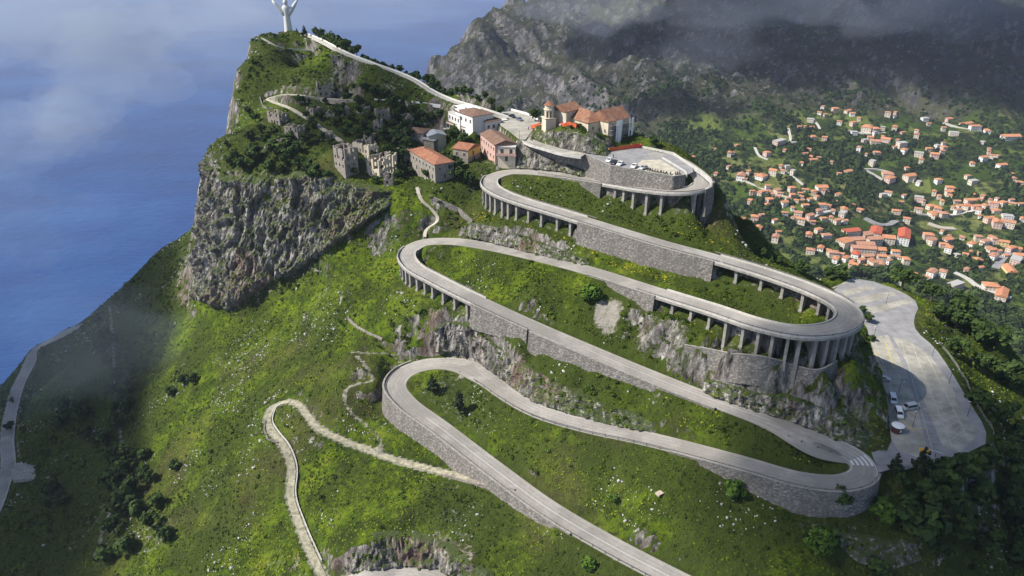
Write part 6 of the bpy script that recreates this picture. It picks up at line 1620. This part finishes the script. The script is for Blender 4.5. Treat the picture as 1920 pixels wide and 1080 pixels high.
def vhouse(x, y, w, d, h, kind, wm, rm, rz, label, group=None, name='house', cat='house', loc=None):
    q = hit(x, y, 560) if loc is None else loc
    o = empty(name, (q[0], q[1], q[2]), rz, label, cat, group)
    wb = wall_mesh(kind, w, d, h, min(w, d) * .22, 4)
    ww_ = vwin(w, d, h); wb.add(ww_.v, ww_.f, 1)
    wl = wb.build('wall', [M[wm], M['glass']], o)
    rf = roof_mesh(kind, w, d, h, min(w, d) * .22, .6, .3).build('roof', M[rm], o)
    for k in (wl, rf): k.location = (-w / 2, -d / 2, 0)
    HOUSES_XY.append((q[0], q[1], max(w, d) * .62))
    return o
r2 = random.Random(9)                   # the lesser houses between the ones one can make out
src = [e for e in VH if e[2] < 22]
for _ in range(170):
    e = r2.choice(src); x, y = e[0] + r2.uniform(-30, 30), e[1] + r2.uniform(-12, 10)
    if 1375 < x < 1925 and 205 < y < 545 and all(abs(x - f_[0]) > (f_[2] + 8) * .55 or abs(y - f_[1]) > 5.5 for f_ in VH) and not (1555 < x < 1720 and 425 < y < 480): VH.append((x, y, r2.uniform(6, 11), r2.choice(('', '', 'w', 'g', ''))))
VH.sort(key=lambda e: (int(e[1] / 26), e[0]))
bands = {}
for e in VH: bands.setdefault(int(e[1] / 26), []).append(e)
ORD = ['first', 'second', 'third', 'fourth', 'fifth', 'sixth', 'seventh', 'eighth', 'ninth', 'tenth', 'eleventh', 'twelfth', 'thirteenth', 'fourteenth', 'fifteenth', 'sixteenth', 'seventeenth', 'eighteenth', 'nineteenth', 'twentieth']
LEVELN = {}
def vzone(y, x):
    a = 'under the mountain' if y < 232 else 'in upper valley' if y < 275 else 'in mid valley' if y < 330 else 'in middle town' if y < 385 else 'in lower town' if y < 440 else 'near the convent' if y < 500 else 'behind the car park'
    return a
cnt = {}
for (px, py, wp, cd) in VH:
    q = hit(px, py + wp * .12, 560)
    dd = np.linalg.norm(q - [0, 0, H])
    w = min(34, max(6.5, wp * dd / F * .74)); d = w * rv.uniform(.55, .85) if w < 18 else w * rv.uniform(.35, .5)
    h = rv.choice((4.5, 5.5, 6.0, 6.5, 7.5)) if w > 9 else rv.choice((3.5, 4.5, 6))
    big = 'large ' if w > 18 else 'small ' if w < 10.5 else ''
    wm, wn = {'w': ('vw_w', 'white'), 'p': ('vw_p', 'pink'), 'y': ('vw_y', 'yellow'), 'b': ('vw_w', 'white')}.get(cd, rv.choice((('vw_c', 'cream'), ('vw_c', 'cream'), ('vw_w', 'white'), ('vw_p', 'pink'))))
    rm, rn = ('vroof_g', 'grey flat') if cd == 'g' else ('vroof_r', 'red') if cd == 'b' else rv.choice((('vroof_a', 'orange'), ('vroof_a', 'orange'), ('vroof_b', 'terracotta')))
    kind = 'flat' if cd == 'g' else rv.choice(('hip', 'gable_x', 'hip', 'gable_x'))
    kn = 'flat' if cd == 'g' else 'hipped' if kind == 'hip' else 'gabled'
    zone = vzone(py, px)
    key = (big, wn, rn, kn, zone); cnt.setdefault(key, []).append((px, py, w, d, h, kind, wm, rm))
for (big, wn, rn, kn, zone), L_ in cnt.items():
    L_.sort(key=lambda e: e[0])
    base = ('%s%s house with %s roof' % (big, wn, rn if kn == 'flat' else rn + ' ' + kn)) + ' ' + zone
    for i, (px, py, w, d, h, kind, wm, rm) in enumerate(L_):
        lb = base if len(L_) == 1 else '%s, %s such from left' % (base, ORD[min(i, 19)]) if i else '%s, leftmost such' % base
        rz = rv.choice((0.15, .35, .6, -.2, 1.2, -.5, .9)) + rv.uniform(-.15, .15)
        vhouse(px, py + w * .1, w, d, h, kind, wm, rm, rz, lb, 'houses of the valley town')
q0 = None
o = empty('convent', hit(1625, 465, 560), 0, 'large old convent complex with bright red roofs in the lower town', 'convent')
oz = o.location.z
for (cx, cy, lw, lh, rz, cl) in CONV:
    if (cx, cl) == (1143, 'r'): continue
    q = hit(1360 + cx / 3.4286, 362 + cy / 3.4286, 560); dd = np.linalg.norm(q - [0, 0, H]); w, d = lw / 3.4286 * dd / F, 11 if lh < 44 else 14
    h = 9
    wb = wall_mesh('gable_x', w, d, h, 2.4, 10); ww_ = vwin(w, d, h); wb.add(ww_.v, ww_.f, 1); wl = wb.build('wall', [M['vw_c'], M['glass']], o); rf = roof_mesh('gable_x', w, d, h, 2.4, .6, .3).build('roof', M['vroof_' + ('a' if cl == 'y' else cl)], o)
    T = Matrix.Translation(Vector(q) - o.location) @ Matrix.Rotation(rz, 4, 'Z') @ Matrix.Translation((-w / 2, -d / 2, 0))
    for k in (wl, rf): k.location = T.to_translation(); k.rotation_euler = (0, 0, rz)
    HOUSES_XY.append((q[0], q[1], max(w, d) * .6))
q = hit(1360 + 1140 / 3.4286, 362 + 305 / 3.4286, 560); dd = np.linalg.norm(q - [0, 0, H])
vhouse(0, 0, 34, 14, 10, 'gable_x', 'vw_w', 'vroof_r', 1.1, 'long building with one bright red roof just right of the convent', loc=q)
# valley roads
def vroad(name, px, w, mat='pale_concrete'):
    c = [hit(x, y, 560) for x, y in px]; c, _ = spline(c, 4.0, 3)
    for _ in range(4): c[1:-1, 2] = (c[:-2, 2] + c[1:-1, 2] + c[2:, 2]) / 3
    ribbon(name, c, w, M[mat], 1.2, cols=3, thick=2.5)
    return c
VR = [vroad('valley_road', p_, w_, m_) for p_, w_, m_ in (([(1895,560),(1860,548),(1830,538),(1815,525),(1790,512)], 6, 'pale_concrete'), ([(1865,505),(1885,480),(1905,465)], 9, 'greyslab'), ([(1470,322),(1490,335),(1508,350)], 4, 'pale_concrete'), ([(1415,278),(1425,295),(1440,300)], 4, 'pale_concrete'), ([(1525,225),(1535,238),(1537,244)], 4, 'pale_concrete'), ([(1620,318),(1640,330),(1655,338)], 5, 'pale_concrete'), ([(1620,318),(1650,320),(1668,324)], 4, 'pale_concrete'), ([(1622,410),(1640,420),(1660,424),(1680,415)], 9, 'greyslab'), ([(1520,412),(1535,402),(1560,396)], 6, 'pale_concrete'), ([(1400,342),(1440,360),(1480,372)], 3.5, 'pale_concrete'), ([(1770,232),(1800,240),(1840,246)], 5, 'pale_concrete'), ([(1478,242),(1482,262),(1480,268)], 4, 'pale_concrete'), ([(1590,246),(1620,252),(1660,250)], 3.5, 'pale_concrete'), ([(1740,420),(1765,428),(1790,430)], 10, 'gravel'), ([(1690,395),(1740,404),(1790,404),(1850,390)], 4.5, 'pale_concrete'))]
keepout = np.array(HOUSES_XY + [(p_[0], p_[1], 6) for c in VR for p_ in c[::2]])
# meadows: clearings where no trees stand
CLEAR = [tuple(hit(x, y, 560)[:2]) + (r,) for x, y, r in ((1600,420,38),(1580,425,30),(1780,245,40),(1745,240,30),(1665,225,25),(1740,425,32),(1650,320,25),(1740,510,25),(1840,345,30),(1400,375,14),(1480,395,16),(1640,400,18),(1745,360,30),(1770,395,20),(1420,300,25),(1500,330,20),(1790,530,20),(1860,520,20),(1690,490,18))]
keepout = np.concatenate([keepout, np.array(CLEAR)])
def clear(x, y):
    ok = np.ones(len(x), bool)
    for a, b, r in keepout: ok &= (x - a) ** 2 + (y - b) ** 2 > (r + 2) ** 2
    return ok
n = 90000
y = RNG.uniform(560, 1480, n); x = RNG.uniform(-0.25, 0.80, n) * y
z = FAR.at(x, y)
c = fbm(x / 110, y / 110, 4, 4); c2 = fbm(x / 34, y / 34, 8, 3)
mt = sstep(1180, 1420, y + 0.28 * (500 - x) * (x < 500))
wt = np.clip(0.08 + sstep(-0.12, 0.38, c + 0.5 * c2) * 0.62, 0, 1) * (1 - 0.35 * mt)
k = (RNG.uniform(0, 1, n) < wt * 0.85) & (z > 30) & clear(x, y)
inn = (x > -450) & (x < 300) & (y < 580)
k &= ~inn
x, y, z, c = x[k], y[k], z[k], c[k]; mt = mt[k]
sz = RNG.uniform(2.8, 6.4, len(x)) * (1 - 0.35 * mt) * (1 + .35 * sstep(0, .4, c))
vis = []
pxx = 960 + F * x / (y * CP - (z - H) * SP)
order = np.argsort(-(sz / y) - 10 * ((pxx > 1330) & (y < 900)))
big, rest = order[:160], order[160:]
crown_v = [leaf_proto(46, 200 + i, dome=True, size=.42, sq=(1, 1, .95), fill=.5) for i in range(5)]
scatter('valley_woodland', crown_v, np.stack([x, y, z + sz * .1], 1)[rest], np.stack([sz, sz, sz * RNG.uniform(.9, 1.6, len(sz))], 1)[rest], RNG.uniform(0, 6.28, len(rest)), M['leaf'], np.clip(RNG.normal(.42, .22, len(rest)), 0, 1))
for i in big: tree((x[i], y[i], z[i] - .5), sz[i] * 2.1, random.choice(('leaf', 'leaf', 'bush')), 'valley_tree', 'leafy tree in the nearest woods of the valley town', 'trees in the nearest valley woods')

# ================================================================== air
def vol_mat(name, dens, colr, aniso=0.0):
    m = bpy.data.materials.new(name); m.use_nodes = True
    nt = m.node_tree; nt.nodes.clear()
    out = nt.nodes.new('ShaderNodeOutputMaterial'); v = nt.nodes.new('ShaderNodeVolumePrincipled')
    v.inputs['Color'].default_value = (*colr, 1); v.inputs['Density'].default_value = dens; v.inputs['Anisotropy'].default_value = aniso
    nt.links.new(v.outputs[0], out.inputs['Volume'])
    return m
hz = MB().box(-9000, 9000, -3000, 12000, -65, H + 200).build('haze', vol_mat('haze_air', 0.00006, (.66, .74, 1.0)))
tag(hz, kind='stuff')
import bmesh
def puff(name, c, r, dens, seed, lump=.35, colr=(.95, .96, 1), sub=4, kind='stuff', label=None, cat=None, group=None):
    bm = bmesh.new(); bmesh.ops.create_icosphere(bm, subdivisions=sub, radius=1)
    v = np.array([q.co[:] for q in bm.verts]); f = np.array([[q.index for q in p.verts] for p in bm.faces]); bm.free()
    v = v * (1 + lump * fbm(v[:, 0] * 1.3 + seed * 9, v[:, 1] * 1.3, v[:, 2] * 1.3, 4))[:, None]
    o = link(name, np_mesh(name, v * np.array(r), f, True), vol_mat(name + '_vapour', dens, colr))
    o.location = c
    return tag(o, label, cat, group, kind)
def shade(gx, gy, gz, r, dens, seed, zc=1010, lump=.35):   # a cloud overhead, standing where its shadow falls on (gx, gy, gz)
    t = (zc - gz) / SUN.z
    return puff('cloud', (gx + SUN.x * t, gy + SUN.y * t, zc), r, dens, seed, lump)
shade(-265, 290, 460, (136, 205, 50), .04, 1)
shade(190, 148, 510, (105, 75, 45), .026, 2)
shade(-70, 375, 590, (38, 48, 30), .022, 3)
shade(620, 1600, 380, (330, 170, 70), .035, 4, 1060)
shade(250, 1640, 420, (120, 110, 50), .025, 6, 1060)
shade(330, 1330, 310, (150, 60, 50), .02, 7, 1060)
shade(1080, 1560, 380, (300, 300, 70), .04, 5, 1060)
shade(760, 1760, 480, (420, 130, 60), .03, 8, 1060)
for k, (px, py, d, r, dens) in enumerate(((80, 40, 900, (110, 100, 50), .0024), (30, 250, 900, (70, 90, 40), .0016), (230, 60, 920, (60, 70, 34), .0030), (200, 150, 850, (70, 90, 40), .0028), (330, 30, 950, (150, 100, 40), .0018), (120, 230, 880, (50, 70, 34), .0018), (620, 10, 1100, (220, 120, 34), .0008), (1120, 0, 1350, (130, 90, 50), .0020), (1420, -10, 1300, (170, 80, 60), .0022), (1330, 90, 1300, (110, 80, 40), .0009), (1760, 10, 1280, (190, 80, 60), .0020), (70, 640, 330, (60, 44, 28), .0014), (20, 430, 520, (50, 60, 30), .0012), (420, 90, 600, (60, 50, 26), .0016))):
    puff('mist', PD(px, py, d), r, dens, 20 + k, .75, colr=(.72, .84, 1) if px < 800 else (.6, .66, .8))
